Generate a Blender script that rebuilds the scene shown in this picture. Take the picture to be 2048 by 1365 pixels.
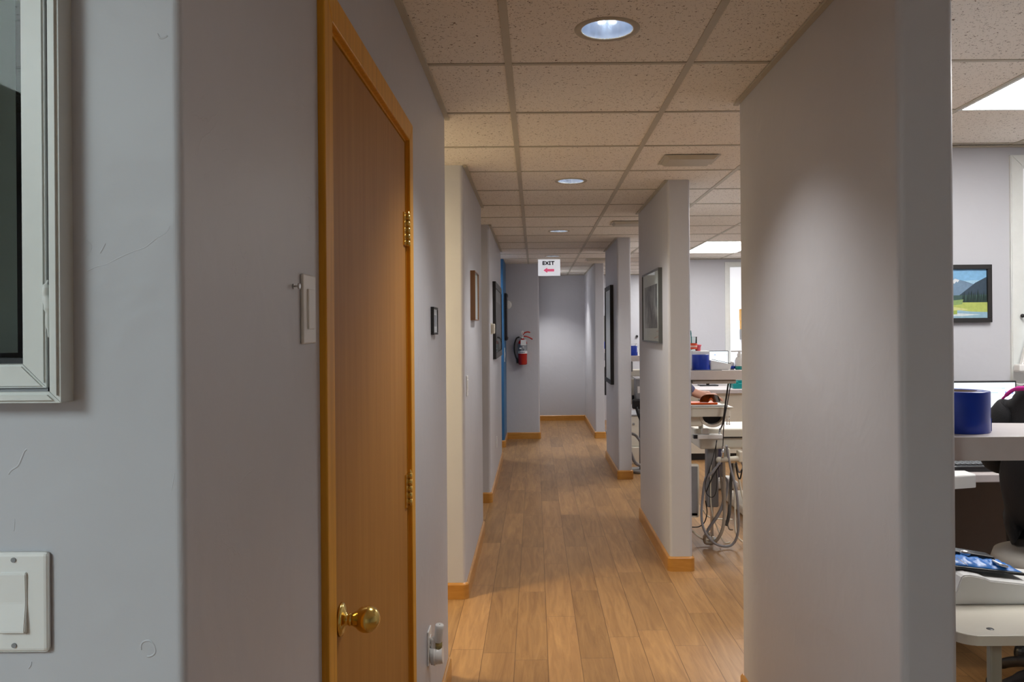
import bpy, bmesh, math, random
from mathutils import Vector, Matrix
random.seed(7)
for o in list(bpy.data.objects): bpy.data.objects.remove(o)
PI = math.pi
SC = bpy.context.scene
COL = SC.collection

# ------------------------------------------------------------------ camera, world, exposure
F = 1613.0; VX, VY = 1070.0, 662.0; ROLL = 0.0075; EYE = 1.473; CEIL = 2.388
cam = bpy.data.cameras.new('camera'); camo = bpy.data.objects.new('camera', cam); COL.objects.link(camo)
cam.sensor_fit = "HORIZONTAL"; cam.sensor_width = 23.5
cam.lens = 23.5 * F / 2048
camo.location = (0, 0, EYE)
camo.rotation_euler = (Matrix.Rotation(PI/2, 3, 'X') @ Matrix.Rotation(-ROLL, 3, 'Z')).to_euler()
# vanishing point of the hallway sits right of and above the frame centre
cam.shift_x = -(VX - 1024) / 2048
cam.shift_y = (VY - 682.5) / 2048
cam.clip_start = 0.02
SC.camera = camo
def P(x, y, Y):
    """photo pixel at a depth -> world point"""
    u, v = x - VX, y - VY
    U, V = u - ROLL*v, v + ROLL*u
    return Vector((U*Y/F, Y, EYE - V*Y/F))

w = bpy.data.worlds.new('world'); SC.world = w; w.use_nodes = True
w.node_tree.nodes['Background'].inputs[0].default_value = (0.55, 0.62, 0.72, 1)
w.node_tree.nodes['Background'].inputs[1].default_value = 0.05
SC.view_settings.view_transform = 'Standard'; SC.view_settings.look = 'None'
SC.view_settings.gamma = 1; SC.view_settings.use_curve_mapping = False
SC.view_settings.exposure = 0.58

DOWNLIGHT_W = 33.0       # per can, hall
PANEL_EMIT = 11.2         # treatment bays' troffers
FOYER_EMIT = 15.5         # troffer over the foyer behind the camera
BRANCH_W = 18.0          # warm lamps in the side passages on the left

def area_lamp(name, loc, sx, sy, power, col, rot=(0, 0, 0)):
    l = bpy.data.lights.new(name, 'AREA'); l.shape = 'RECTANGLE'; l.size = sx; l.size_y = sy
    l.energy = power; l.color = col
    o = bpy.data.objects.new(name, l); o.location = loc; o.rotation_euler = rot; COL.objects.link(o)
    return o
def spot_lamp(name, loc, power, col, deg, blend, rad):
    l = bpy.data.lights.new(name, 'SPOT'); l.energy = power; l.color = col
    l.spot_size = math.radians(deg); l.spot_blend = blend; l.shadow_soft_size = rad
    o = bpy.data.objects.new(name, l); o.location = loc; COL.objects.link(o)
    return o

# ------------------------------------------------------------------ materials
def new_mat(name):
    m = bpy.data.materials.new(name); m.use_nodes = True
    nt = m.node_tree; b = nt.nodes['Principled BSDF']
    return m, nt, b
def N(nt, t, **k):
    n = nt.nodes.new(t)
    for a, v in k.items():
        if a.startswith('i_'):
            key = a[2:]; key = int(key) if key.isdigit() else key.replace('_', ' ')
            n.inputs[key].default_value = v
        else: setattr(n, a, v)
    return n
def L(nt, a, b): nt.links.new(a, b)
def plain(name, col, rough=.5, metal=0, emit=None, es=1, noise=.06, nscale=25, trans=0, alpha=1, coat=0, bump=0, bscale=200):
    m, nt, b = new_mat(name)
    b.inputs['Roughness'].default_value = rough; b.inputs['Metallic'].default_value = metal
    b.inputs['Transmission Weight'].default_value = trans
    b.inputs['Alpha'].default_value = alpha
    b.inputs['Coat Weight'].default_value = coat
    tc = N(nt, 'ShaderNodeTexCoord')
    if noise:
        n = N(nt, 'ShaderNodeTexNoise', i_Scale=nscale, i_Detail=3.0); L(nt, tc.outputs['Object'], n.inputs['Vector'])
        r = N(nt, 'ShaderNodeMix', data_type='RGBA')
        r.inputs[6].default_value = tuple(c*(1-noise) for c in col) + (1,)
        r.inputs[7].default_value = tuple(min(1, c*(1+noise)) for c in col) + (1,)
        L(nt, n.outputs['Fac'], r.inputs[0]); L(nt, r.outputs[2], b.inputs['Base Color'])
    else: b.inputs['Base Color'].default_value = col + (1,)
    if bump:
        n2 = N(nt, 'ShaderNodeTexNoise', i_Scale=bscale, i_Detail=4.0); L(nt, tc.outputs['Object'], n2.inputs['Vector'])
        bp = N(nt, 'ShaderNodeBump', i_Strength=bump, i_Distance=.002); L(nt, n2.outputs['Fac'], bp.inputs['Height']); L(nt, bp.outputs[0], b.inputs['Normal'])
    if emit:
        b.inputs['Emission Color'].default_value = emit + (1,); b.inputs['Emission Strength'].default_value = es
    return m
def wall_mat(name, col, bump=.35):
    m, nt, b = new_mat(name)
    tc = N(nt, 'ShaderNodeTexCoord')
    b.inputs['Roughness'].default_value = .42
    b.inputs['Specular IOR Level'].default_value = .35
    n = N(nt, 'ShaderNodeTexNoise', i_Scale=2.3, i_Detail=4.0); L(nt, tc.outputs['Object'], n.inputs['Vector'])
    r = N(nt, 'ShaderNodeMix', data_type='RGBA')
    r.inputs[6].default_value = tuple(c*.96 for c in col) + (1,); r.inputs[7].default_value = tuple(c*1.04 for c in col) + (1,)
    L(nt, n.outputs['Fac'], r.inputs[0]); L(nt, r.outputs[2], b.inputs['Base Color'])
    # trowelled plaster: broad undulation + ridges + fine grain
    a1 = N(nt, 'ShaderNodeTexNoise', i_Scale=7.0, i_Detail=2.0, i_Distortion=.8); L(nt, tc.outputs['Object'], a1.inputs['Vector'])
    a2 = N(nt, 'ShaderNodeTexNoise', i_Scale=9.0, i_Detail=5.0, i_Distortion=1.6); L(nt, tc.outputs['Object'], a2.inputs['Vector'])
    s = N(nt, 'ShaderNodeMath', operation='SUBTRACT'); s.inputs[1].default_value = .5; L(nt, a2.outputs['Fac'], s.inputs[0])
    ab = N(nt, 'ShaderNodeMath', operation='ABSOLUTE'); L(nt, s.outputs[0], ab.inputs[0])
    mr = N(nt, 'ShaderNodeMapRange'); mr.inputs['From Min'].default_value = 0; mr.inputs['From Max'].default_value = .012
    mr.inputs['To Min'].default_value = 1; mr.inputs['To Max'].default_value = 0; L(nt, ab.outputs[0], mr.inputs['Value'])
    mk = N(nt, 'ShaderNodeTexNoise', i_Scale=4.1, i_Detail=2.0); L(nt, tc.outputs['Object'], mk.inputs['Vector'])
    mkr = N(nt, 'ShaderNodeMapRange'); mkr.inputs['From Min'].default_value = .56; mkr.inputs['From Max'].default_value = .66; L(nt, mk.outputs['Fac'], mkr.inputs['Value'])
    mm = N(nt, 'ShaderNodeMath', operation='MULTIPLY'); L(nt, mr.outputs[0], mm.inputs[0]); L(nt, mkr.outputs[0], mm.inputs[1])
    m2 = N(nt, 'ShaderNodeMath', operation='MULTIPLY'); m2.inputs[1].default_value = .09; L(nt, mm.outputs[0], m2.inputs[0])
    ad = N(nt, 'ShaderNodeMath', operation='ADD'); L(nt, a1.outputs['Fac'], ad.inputs[0]); L(nt, m2.outputs[0], ad.inputs[1])
    g = N(nt, 'ShaderNodeTexNoise', i_Scale=130.0, i_Detail=2.0); L(nt, tc.outputs['Object'], g.inputs['Vector'])
    g2 = N(nt, 'ShaderNodeMath', operation='MULTIPLY'); g2.inputs[1].default_value = .04; L(nt, g.outputs['Fac'], g2.inputs[0])
    ad2 = N(nt, 'ShaderNodeMath', operation='ADD'); L(nt, ad.outputs[0], ad2.inputs[0]); L(nt, g2.outputs[0], ad2.inputs[1])
    bp = N(nt, 'ShaderNodeBump', i_Strength=bump, i_Distance=.004); L(nt, ad2.outputs[0], bp.inputs['Height']); L(nt, bp.outputs[0], b.inputs['Normal'])
    return m
def wood_mat(name, c1, c2, scale=(60, 60, 2.5), rough=.35, coat=.3):
    m, nt, b = new_mat(name)
    tc = N(nt, 'ShaderNodeTexCoord'); mp = N(nt, 'ShaderNodeMapping'); mp.inputs['Scale'].default_value = scale
    L(nt, tc.outputs['Object'], mp.inputs['Vector'])
    n = N(nt, 'ShaderNodeTexNoise', i_Scale=1.0, i_Detail=6.0, i_Roughness=.6, i_Distortion=.4); L(nt, mp.outputs[0], n.inputs['Vector'])
    mr = N(nt, 'ShaderNodeMapRange'); mr.inputs['From Min'].default_value = .3; mr.inputs['From Max'].default_value = .7; L(nt, n.outputs['Fac'], mr.inputs['Value'])
    r = N(nt, 'ShaderNodeMix', data_type='RGBA'); r.inputs[6].default_value = c1 + (1,); r.inputs[7].default_value = c2 + (1,)
    L(nt, mr.outputs[0], r.inputs[0]); L(nt, r.outputs[2], b.inputs['Base Color'])
    b.inputs['Roughness'].default_value = rough; b.inputs['Coat Weight'].default_value = coat; b.inputs['Coat Roughness'].default_value = .25
    b.inputs['Specular IOR Level'].default_value = .18 if coat < .1 else .5
    return m
def ceiling_mat():
    m, nt, b = new_mat('fissured ceiling tile')
    tc = N(nt, 'ShaderNodeTexCoord'); b.inputs['Roughness'].default_value = .95
    b.inputs['Specular IOR Level'].default_value = .1
    V = tc.outputs['Object']
    n1 = N(nt, 'ShaderNodeTexNoise', i_Scale=75.0, i_Detail=1.0, i_Distortion=.6); L(nt, V, n1.inputs['Vector'])
    s = N(nt, 'ShaderNodeMath', operation='SUBTRACT'); s.inputs[1].default_value = .5; L(nt, n1.outputs['Fac'], s.inputs[0])
    ab = N(nt, 'ShaderNodeMath', operation='ABSOLUTE'); L(nt, s.outputs[0], ab.inputs[0])
    mr = N(nt, 'ShaderNodeMapRange'); mr.inputs['From Min'].default_value = .012; mr.inputs['From Max'].default_value = .035
    mr.inputs['To Min'].default_value = 1; mr.inputs['To Max'].default_value = 0; L(nt, ab.outputs[0], mr.inputs['Value'])
    n2 = N(nt, 'ShaderNodeTexNoise', i_Scale=95.0, i_Detail=1.0); mp = N(nt, 'ShaderNodeMapping'); mp.inputs['Location'].default_value = (3.1, 7.7, 1.3)
    L(nt, V, mp.inputs['Vector']); L(nt, mp.outputs[0], n2.inputs['Vector'])
    m2 = N(nt, 'ShaderNodeMapRange'); m2.inputs['From Min'].default_value = .57; m2.inputs['From Max'].default_value = .62; L(nt, n2.outputs['Fac'], m2.inputs['Value'])
    mul = N(nt, 'ShaderNodeMath', operation='MULTIPLY'); L(nt, mr.outputs[0], mul.inputs[0]); L(nt, m2.outputs[0], mul.inputs[1])
    vo = N(nt, 'ShaderNodeTexVoronoi', i_Scale=110.0, i_Randomness=1.0); L(nt, V, vo.inputs['Vector'])
    mv = N(nt, 'ShaderNodeMapRange'); mv.inputs['From Min'].default_value = .10; mv.inputs['From Max'].default_value = .17
    mv.inputs['To Min'].default_value = .8; mv.inputs['To Max'].default_value = 0; L(nt, vo.outputs['Distance'], mv.inputs['Value'])
    mx = N(nt, 'ShaderNodeMath', operation='MAXIMUM'); L(nt, mul.outputs[0], mx.inputs[0]); L(nt, mv.outputs[0], mx.inputs[1])
    r = N(nt, 'ShaderNodeMix', data_type='RGBA'); r.inputs[6].default_value = (.89, .84, .76, 1); r.inputs[7].default_value = (.18, .125, .085, 1)
    L(nt, mx.outputs[0], r.inputs[0])
    L(nt, r.outputs[2], b.inputs['Base Color'])
    bp = N(nt, 'ShaderNodeBump', i_Strength=.5, i_Distance=.002); bp.invert = True; L(nt, mx.outputs[0], bp.inputs['Height']); L(nt, bp.outputs[0], b.inputs['Normal'])
    return m
def floor_mat():
    m, nt, b = new_mat('oak laminate planks')
    tc = N(nt, 'ShaderNodeTexCoord'); sp = N(nt, 'ShaderNodeSeparateXYZ'); L(nt, tc.outputs['Object'], sp.inputs[0])
    def M(op, a, bb=None, c=None):
        n = N(nt, 'ShaderNodeMath', operation=op)
        for i, q in enumerate((a, bb, c)):
            if q is None: continue
            if isinstance(q, (int, float)): n.inputs[i].default_value = q
            else: L(nt, q, n.inputs[i])
        return n.outputs[0]
    u = M('DIVIDE', M('SUBTRACT', sp.outputs[0], .047), .148)
    row = M('FLOOR', u); fu = M('FRACT', u)
    wn = N(nt, 'ShaderNodeTexWhiteNoise', noise_dimensions='1D'); L(nt, row, wn.inputs['W'])
    v = M('ADD', M('DIVIDE', sp.outputs[1], .94), wn.outputs['Value'])
    pid = M('FLOOR', v); fv = M('FRACT', v)
    cb = N(nt, 'ShaderNodeCombineXYZ'); L(nt, row, cb.inputs[0]); L(nt, pid, cb.inputs[1])
    w2 = N(nt, 'ShaderNodeTexWhiteNoise', noise_dimensions='3D'); L(nt, cb.outputs[0], w2.inputs['Vector'])
    # seams
    du = M('MULTIPLY', M('MINIMUM', fu, M('SUBTRACT', 1.0, fu)), .148)
    dv = M('MULTIPLY', M('MINIMUM', fv, M('SUBTRACT', 1.0, fv)), .94)
    d = M('MINIMUM', du, dv)
    seam = N(nt, 'ShaderNodeMapRange'); seam.inputs['From Min'].default_value = .0006; seam.inputs['From Max'].default_value = .0022
    seam.inputs['To Min'].default_value = 1; seam.inputs['To Max'].default_value = 0; L(nt, d, seam.inputs['Value'])
    # grain
    mp = N(nt, 'ShaderNodeMapping'); mp.inputs['Scale'].default_value = (28, 2.2, 1); L(nt, tc.outputs['Object'], mp.inputs['Vector'])
    off = N(nt, 'ShaderNodeVectorMath', operation='SCALE'); off.inputs['Scale'].default_value = 37.0; L(nt, w2.outputs['Color'], off.inputs[0])
    va = N(nt, 'ShaderNodeVectorMath', operation='ADD'); L(nt, mp.outputs[0], va.inputs[0]); L(nt, off.outputs[0], va.inputs[1])
    g = N(nt, 'ShaderNodeTexNoise', i_Scale=1.0, i_Detail=7.0, i_Roughness=.62, i_Distortion=1.1); L(nt, va.outputs[0], g.inputs['Vector'])
    cr = N(nt, 'ShaderNodeValToRGB'); L(nt, g.outputs['Fac'], cr.inputs[0])
    cr.color_ramp.elements[0].position = .28; cr.color_ramp.elements[0].color = (.25, .130, .054, 1)
    cr.color_ramp.elements[1].position = .72; cr.color_ramp.elements[1].color = (.43, .245, .10, 1)
    hs = N(nt, 'ShaderNodeHueSaturation'); L(nt, cr.outputs[0], hs.inputs['Color'])
    L(nt, M('ADD', M('MULTIPLY', w2.outputs['Value'], .30), .84), hs.inputs['Value'])
    mx = N(nt, 'ShaderNodeMix', data_type='RGBA'); mx.inputs[7].default_value = (.10, .05, .025, 1); L(nt, hs.outputs[0], mx.inputs[6])
    L(nt, M('MULTIPLY', seam.outputs[0], .8), mx.inputs[0]); L(nt, mx.outputs[2], b.inputs['Base Color'])
    b.inputs['Roughness'].default_value = .38; b.inputs['Specular IOR Level'].default_value = .4
    bp = N(nt, 'ShaderNodeBump', i_Strength=.3, i_Distance=.001); bp.invert = True; L(nt, seam.outputs[0], bp.inputs['Height']); L(nt, bp.outputs[0], b.inputs['Normal'])
    return m

WALL = wall_mat('lavender grey plaster', (.55, .555, .595), .8)
BLUE = wall_mat('blue paint', (.035, .145, .32))
CEILM = ceiling_mat(); FLOORM = floor_mat()
OAK = wood_mat('honey oak casing', (.66, .30, .022), (.84, .41, .045), rough=.45, coat=.08)
OAKB = wood_mat('honey oak baseboard', (.44, .19, .03), (.56, .27, .055), scale=(6, 6, 40))
DOORW = wood_mat('birch door veneer', (.39, .165, .026), (.48, .22, .045), scale=(30, 30, 1.6), rough=.5, coat=0)
TEE = plain('painted steel grid', (.50, .46, .37), .5)
WHITE = plain('white painted trim', (.72, .74, .72), .4)
WPL = plain('white plastic', (.80, .80, .79), .35, noise=.02)
IVORY = plain('ivory plastic', (.78, .74, .62), .4, noise=.03)
CREAM = plain('cream enamel', (.74, .70, .60), .35, noise=.03)
BRASS = plain('polished brass', (.80, .58, .18), .2, 1, noise=.03)
STEEL = plain('brushed steel', (.55, .56, .58), .28, 1)
CHROME = plain('chrome', (.8, .82, .86), .12, 1, noise=0)
BLACK = plain('black plastic', (.012, .012, .014), .35, noise=.1)
BLACKM = plain('black matte frame', (.015, .014, .014), .5)
WALNUT = wood_mat('walnut frame', (.17, .075, .025), (.26, .12, .04))
PEWTER = plain('pewter frame', (.12, .125, .12), .35, .4)
MATB = plain('mat board', (.78, .80, .79), .8)
BLUEP = plain('blue film', (.002, .035, .38), .3, noise=.05, coat=.12)
RED = plain('red enamel', (.45, .01, .008), .25, coat=.5)
YEL = plain('yellow plastic', (.85, .42, .01), .4)
TEAL = plain('teal plastic', (.0, .22, .22), .35)
ORANGE = plain('orange acrylic', (.9, .13, .01), .3)
PINKR = plain('pink plastic', (.80, .12, .16), .4)
GREY = plain('grey plastic', (.26, .265, .28), .45)
LGREY = plain('light grey laminate', (.60, .55, .55), .4)
TAN = plain('taupe rubber hose', (.34, .29, .23), .5)
HOSEG = plain('grey rubber hose', (.27, .27, .29), .45)
DARKBR = plain('dark brown laminate', (.17, .135, .115), .6)
CLOTHB = plain('black fleece', (.008, .008, .010), .9, bump=.6, bscale=300)
SCRUB = plain('slate scrubs', (.085, .085, .17), .85, bump=.4)
SKIN = plain('skin', (.52, .27, .19), .5, noise=.05)
HAIR = plain('dark brown hair', (.05, .025, .015), .6)
MAG = plain('magenta fleece', (.62, .03, .33), .8)
def glass_mat(name, col=(1, 1, 1), rough=.02):
    m, nt, b = new_mat(name)
    out = nt.nodes['Material Output']
    g = N(nt, 'ShaderNodeBsdfGlossy', i_Roughness=rough); t = N(nt, 'ShaderNodeBsdfTransparent'); t.inputs[0].default_value = col + (1,)
    fr = N(nt, 'ShaderNodeFresnel', i_IOR=1.18); mx = N(nt, 'ShaderNodeMixShader')
    L(nt, fr.outputs[0], mx.inputs[0]); L(nt, t.outputs[0], mx.inputs[1]); L(nt, g.outputs[0], mx.inputs[2]); L(nt, mx.outputs[0], out.inputs[0])
    return m
GLASS = glass_mat('clear glazing', (.93, .96, .95))
TINT = glass_mat('tinted lens', (.35, .16, .03))
def emit_mat(name, col, s):
    m, nt, b = new_mat(name); b.inputs['Base Color'].default_value = (.8, .8, .8, 1)
    b.inputs['Emission Color'].default_value = col + (1,); b.inputs['Emission Strength'].default_value = s
    return m

# ------------------------------------------------------------------ mesh helpers
class MB:
    def __init__(s): s.bm = bmesh.new(); s.mats = []
    def mi(s, m):
        if m is None: return 0
        if m not in s.mats: s.mats.append(m)
        return s.mats.index(m)
    def _fin(s, geo, m, mat4=None):
        fs = [g for g in geo if isinstance(g, bmesh.types.BMFace)]
        for f in fs: f.material_index = s.mi(m)
        return fs
    def box(s, x0, x1, y0, y1, z0, z1, m=None, bev=0, seg=2, mat4=None):
        t = bmesh.new(); bmesh.ops.create_cube(t, size=1)
        for v in t.verts: v.co = Vector(((x0+x1)/2+v.co.x*(x1-x0), (y0+y1)/2+v.co.y*(y1-y0), (z0+z1)/2+v.co.z*(z1-z0)))
        if bev: bmesh.ops.bevel(t, geom=t.edges[:], offset=bev, segments=seg, affect='EDGES', profile=.5)
        s.merge(t, m, mat4); return s
    def merge(s, t, m, mat4=None):
        if mat4 is not None: bmesh.ops.transform(t, matrix=mat4, verts=t.verts)
        k = s.mi(m); vm = {}
        for v in t.verts: vm[v] = s.bm.verts.new(v.co)
        for f in t.faces:
            try: nf = s.bm.faces.new([vm[v] for v in f.verts]); nf.material_index = k; nf.smooth = f.smooth
            except ValueError: pass
        t.free()
    def poly(s, pts, z0, z1, m=None, mat4=None, topbev=0):
        """extrude a plan polygon"""
        t = bmesh.new(); vs = [t.verts.new((p[0], p[1], z0)) for p in pts]
        f = t.faces.new(vs); r = bmesh.ops.extrude_face_region(t, geom=[f])
        top = [g for g in r['geom'] if isinstance(g, bmesh.types.BMVert)]
        bmesh.ops.translate(t, verts=top, vec=(0, 0, z1-z0))
        bmesh.ops.recalc_face_normals(t, faces=t.faces)
        if topbev:
            es = [e for e in t.edges if all(abs(v.co.z-z1) < 1e-6 for v in e.verts)]
            bmesh.ops.bevel(t, geom=es, offset=topbev, segments=3, affect='EDGES', profile=.5)
        s.merge(t, m, mat4); return s
    def cyl(s, p0, p1, r0, r1=None, m=None, n=24, cap=True):
        r1 = r0 if r1 is None else r1
        p0, p1 = Vector(p0), Vector(p1); d = p1-p0
        t = bmesh.new(); bmesh.ops.create_cone(t, cap_ends=cap, segments=n, radius1=r0, radius2=r1, depth=d.length)
        for f in t.faces: f.smooth = len(f.verts) == 4
        q = Vector((0, 0, 1)).rotation_difference(d.normalized()).to_matrix().to_4x4()
        s.merge(t, m, Matrix.Translation((p0+p1)/2) @ q); return s
    def lathe(s, prof, c=(0, 0, 0), axis=(0, 0, 1), m=None, n=32, closed=False):
        """prof: (radius, height) along the axis"""
        t = bmesh.new(); rings = []
        for r, z in prof:
            if r < 1e-6: rings.append([t.verts.new((0, 0, z))])
            else: rings.append([t.verts.new((r*math.cos(2*PI*i/n), r*math.sin(2*PI*i/n), z)) for i in range(n)])
        for a, b in zip(rings, rings[1:]):
            for i in range(n):
                j = (i+1) % n
                vs = [a[i % len(a)], a[j % len(a)], b[j % len(b)], b[i % len(b)]]
                u = []
                for v in vs:
                    if v not in u: u.append(v)
                if len(u) > 2:
                    f = t.faces.new(u); f.smooth = True
        bmesh.ops.recalc_face_normals(t, faces=t.faces)
        q = Vector((0, 0, 1)).rotation_difference(Vector(axis).normalized()).to_matrix().to_4x4()
        s.merge(t, m, Matrix.Translation(Vector(c)) @ q); return s
    def tube(s, pts, r, m=None, n=10, smooth=True, caps=True):
        pts = [Vector(p) for p in pts]
        if smooth and len(pts) > 2: pts = catmull(pts)
        rr = r if isinstance(r, (list, tuple)) else [r]*len(pts)
        if len(rr) != len(pts): rr = [rr[min(len(rr)-1, int(i*(len(rr)-1)/(len(pts)-1)+.5))] for i in range(len(pts))]
        t = bmesh.new(); rings = []; nrm = None
        for i, p in enumerate(pts):
            d = (pts[min(i+1, len(pts)-1)]-pts[max(i-1, 0)]).normalized()
            if nrm is None: nrm = d.orthogonal().normalized()
            else: nrm = (nrm - d*nrm.dot(d)).normalized()
            b = d.cross(nrm)
            rings.append([t.verts.new(p+(nrm*math.cos(2*PI*k/n)+b*math.sin(2*PI*k/n))*rr[i]) for k in range(n)])
        for a, b in zip(rings, rings[1:]):
            for k in range(n):
                f = t.faces.new([a[k], a[(k+1) % n], b[(k+1) % n], b[k]]); f.smooth = True
        if caps: t.faces.new(rings[0][::-1]); t.faces.new(rings[-1])
        bmesh.ops.recalc_face_normals(t, faces=t.faces)
        s.merge(t, m); return s
    def sphere(s, c, r, m=None, sc=(1, 1, 1), n=24):
        t = bmesh.new(); bmesh.ops.create_uvsphere(t, u_segments=n, v_segments=n//2, radius=r)
        for f in t.faces: f.smooth = True
        s.merge(t, m, Matrix.Translation(Vector(c)) @ Matrix.Diagonal((*sc, 1))); return s
    def quad(s, pts, m=None):
        t = bmesh.new(); t.faces.new([t.verts.new(p) for p in pts]); s.merge(t, m); return s
    def build(s, name, m=None, parent=None, recalc=False):
        if m and not s.mats: s.mats = [m]
        if recalc: bmesh.ops.recalc_face_normals(s.bm, faces=s.bm.faces)
        me = bpy.data.meshes.new(name); s.bm.to_mesh(me); s.bm.free()
        for q in s.mats: me.materials.append(q)
        o = bpy.data.objects.new(name, me); COL.objects.link(o)
        if parent:
            o.parent = parent
            o.matrix_parent_inverse = Matrix.Identity(4)
            loc = parent_world(parent)
            for v in me.vertices: v.co -= loc      # shapes are written in world units around the thing
        return o
def parent_world(o):
    v = Vector((0, 0, 0))
    while o: v += o.location; o = o.parent
    return v
def catmull(pts, k=6):
    out = []
    for i in range(len(pts)-1):
        p0, p1, p2, p3 = pts[max(i-1, 0)], pts[i], pts[i+1], pts[min(i+2, len(pts)-1)]
        for j in range(k):
            t = j/k
            out.append(.5*((2*p1)+(p2-p0)*t+(2*p0-5*p1+4*p2-p3)*t*t+(3*p1-p0-3*p2+p3)*t**3))
    out.append(pts[-1]); return out
def rounded(pts, rad, closed=True, n=8):
    """round the corners of a plan polygon; rad: one number or a dict index->radius"""
    out = []; k = len(pts)
    for i, p in enumerate(pts):
        r = rad.get(i, 0) if isinstance(rad, dict) else rad
        if r <= 0 or (not closed and i in (0, k-1)): out.append(Vector((p[0], p[1]))); continue
        p = Vector((p[0], p[1])); a = Vector(pts[(i-1) % k][:2])-p; b = Vector(pts[(i+1) % k][:2])-p
        a.normalize(); b.normalize()
        ang = a.angle(b); d = r/math.tan(ang/2); c = p+(a+b).normalized()*(r/math.sin(ang/2))
        s = p+a*d-c; e = p+b*d-c
        a0 = math.atan2(s.y, s.x); a1 = math.atan2(e.y, e.x); da = (a1-a0+PI) % (2*PI)-PI
        out += [c+Vector((math.cos(a0+da*q/n), math.sin(a0+da*q/n)))*r for q in range(n+1)]
    return out
def offset_path(pts, t):
    """offset an open path to its right-hand side"""
    out = []
    for i, p in enumerate(pts):
        ns = []
        if i > 0: d = (pts[i]-pts[i-1]).normalized(); ns.append(Vector((d.y, -d.x)))
        if i < len(pts)-1: d = (pts[i+1]-pts[i]).normalized(); ns.append(Vector((d.y, -d.x)))
        nn = sum(ns, Vector((0, 0))).normalized(); out.append(p+nn*(t/max(.3, nn.dot(ns[0]))))
    return out
def strip(name, path, t, z0, z1, m, bev=0, lap=.0):
    """a moulding that runs along the right-hand side of a path"""
    mb = MB(); inner = offset_path(path, -lap); outer = offset_path(path, t)
    n = len(path); t_ = bmesh.new()
    prof = [(0, z0), (1, z0), (1, z1-bev), (1-.35*(bev > 0), z1-.3*bev), (1-.7*(bev > 0), z1), (0, z1)] if bev else [(0, z0), (1, z0), (1, z1), (0, z1)]
    rows = [[t_.verts.new((*(inner[i].lerp(outer[i], a)), z)) for a, z in prof] for i in range(n)]
    k = len(prof)
    for a, b in zip(rows, rows[1:]):
        for j in range(k): t_.faces.new([a[j], a[(j+1) % k], b[(j+1) % k], b[j]])
    t_.faces.new(rows[0]); t_.faces.new(rows[-1][::-1])
    bmesh.ops.recalc_face_normals(t_, faces=t_.faces)
    mb.merge(t_, m)
    o = mb.build(name, m); o['kind'] = 'structure'; return o
def struct(o): o['kind'] = 'structure'; return o
def tag(o, label, cat, group=None):
    o['label'] = label; o['category'] = cat
    if group: o['group'] = group
    return o
def thing(name, label, cat, loc=(0, 0, 0), group=None):
    o = bpy.data.objects.new(name, None); COL.objects.link(o); o.location = loc; o.empty_display_size = .05
    if label: tag(o, label, cat, group)
    return o
def dup(root, loc, label=None, group=None):
    r = root.copy(); COL.objects.link(r); r.location = loc
    if label: r['label'] = label
    if group: r['group'] = group
    def rec(a, b):
        for ch in list(a.children):
            c = ch.copy(); COL.objects.link(c); c.parent = b; rec(ch, c)
    rec(root, r); return r

# ------------------------------------------------------------------ the setting
XL, XR, XR2 = -.378, .815, .950
XN = [.828, .813, .815, .815]; XN2 = [.957, .951, .948, .944]
mb = MB(); mb.box(-2.7, 3.4, -2.6, 13.35, -.1, 0, FLOORM); struct(mb.build('floor'))
# ceiling: one lay-in panel field with round holes where the cans are
G0X, G0Y, S = -.084, 2.14, .62
cans = [(.226, 2.45+2.48*k) for k in range(5)]
cb = bmesh.new(); E = 1e-4
xs = [G0X+S*i for i in range(-5, 7)]; ys = [G0Y+S*j for j in range(-8, 19)]
xs = [-2.7]+[x for x in xs if -2.7 < x < 3.4]+[3.4]; ys = [-2.6]+[y for y in ys if -2.6 < y < 13.35]+[13.35]
RA = .078
for i in range(len(xs)-1):
    for j in range(len(ys)-1):
        x0, x1, y0, y1 = xs[i], xs[i+1], ys[j], ys[j+1]
        c = next((c for c in cans if x0 < c[0] < x1 and y0 < c[1] < y1), None)
        if c is None: cb.faces.new([cb.verts.new(p) for p in ((x0, y0, CEIL), (x0, y1, CEIL), (x1, y1, CEIL), (x1, y0, CEIL))])
        else:
            n = 48; ring = []; sq = []
            for k in range(n):
                a = 2*PI*k/n; dx, dy = math.cos(a), math.sin(a)
                ring.append(cb.verts.new((c[0]+(RA+.008)*dx, c[1]+(RA+.008)*dy, CEIL)))
                tt = []
                if dx > 1e-9: tt.append((x1-c[0])/dx)
                if dx < -1e-9: tt.append((x0-c[0])/dx)
                if dy > 1e-9: tt.append((y1-c[1])/dy)
                if dy < -1e-9: tt.append((y0-c[1])/dy)
                t = min(tt); sq.append(cb.verts.new((c[0]+t*dx, c[1]+t*dy, CEIL)))
            for k in range(n): cb.faces.new([ring[k], sq[k], sq[(k+1) % n], ring[(k+1) % n]])
me = bpy.data.meshes.new('ceiling'); cb.to_mesh(me); cb.free(); me.materials.append(CEILM)
co = bpy.data.objects.new('ceiling', me); COL.objects.link(co); struct(co)
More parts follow.
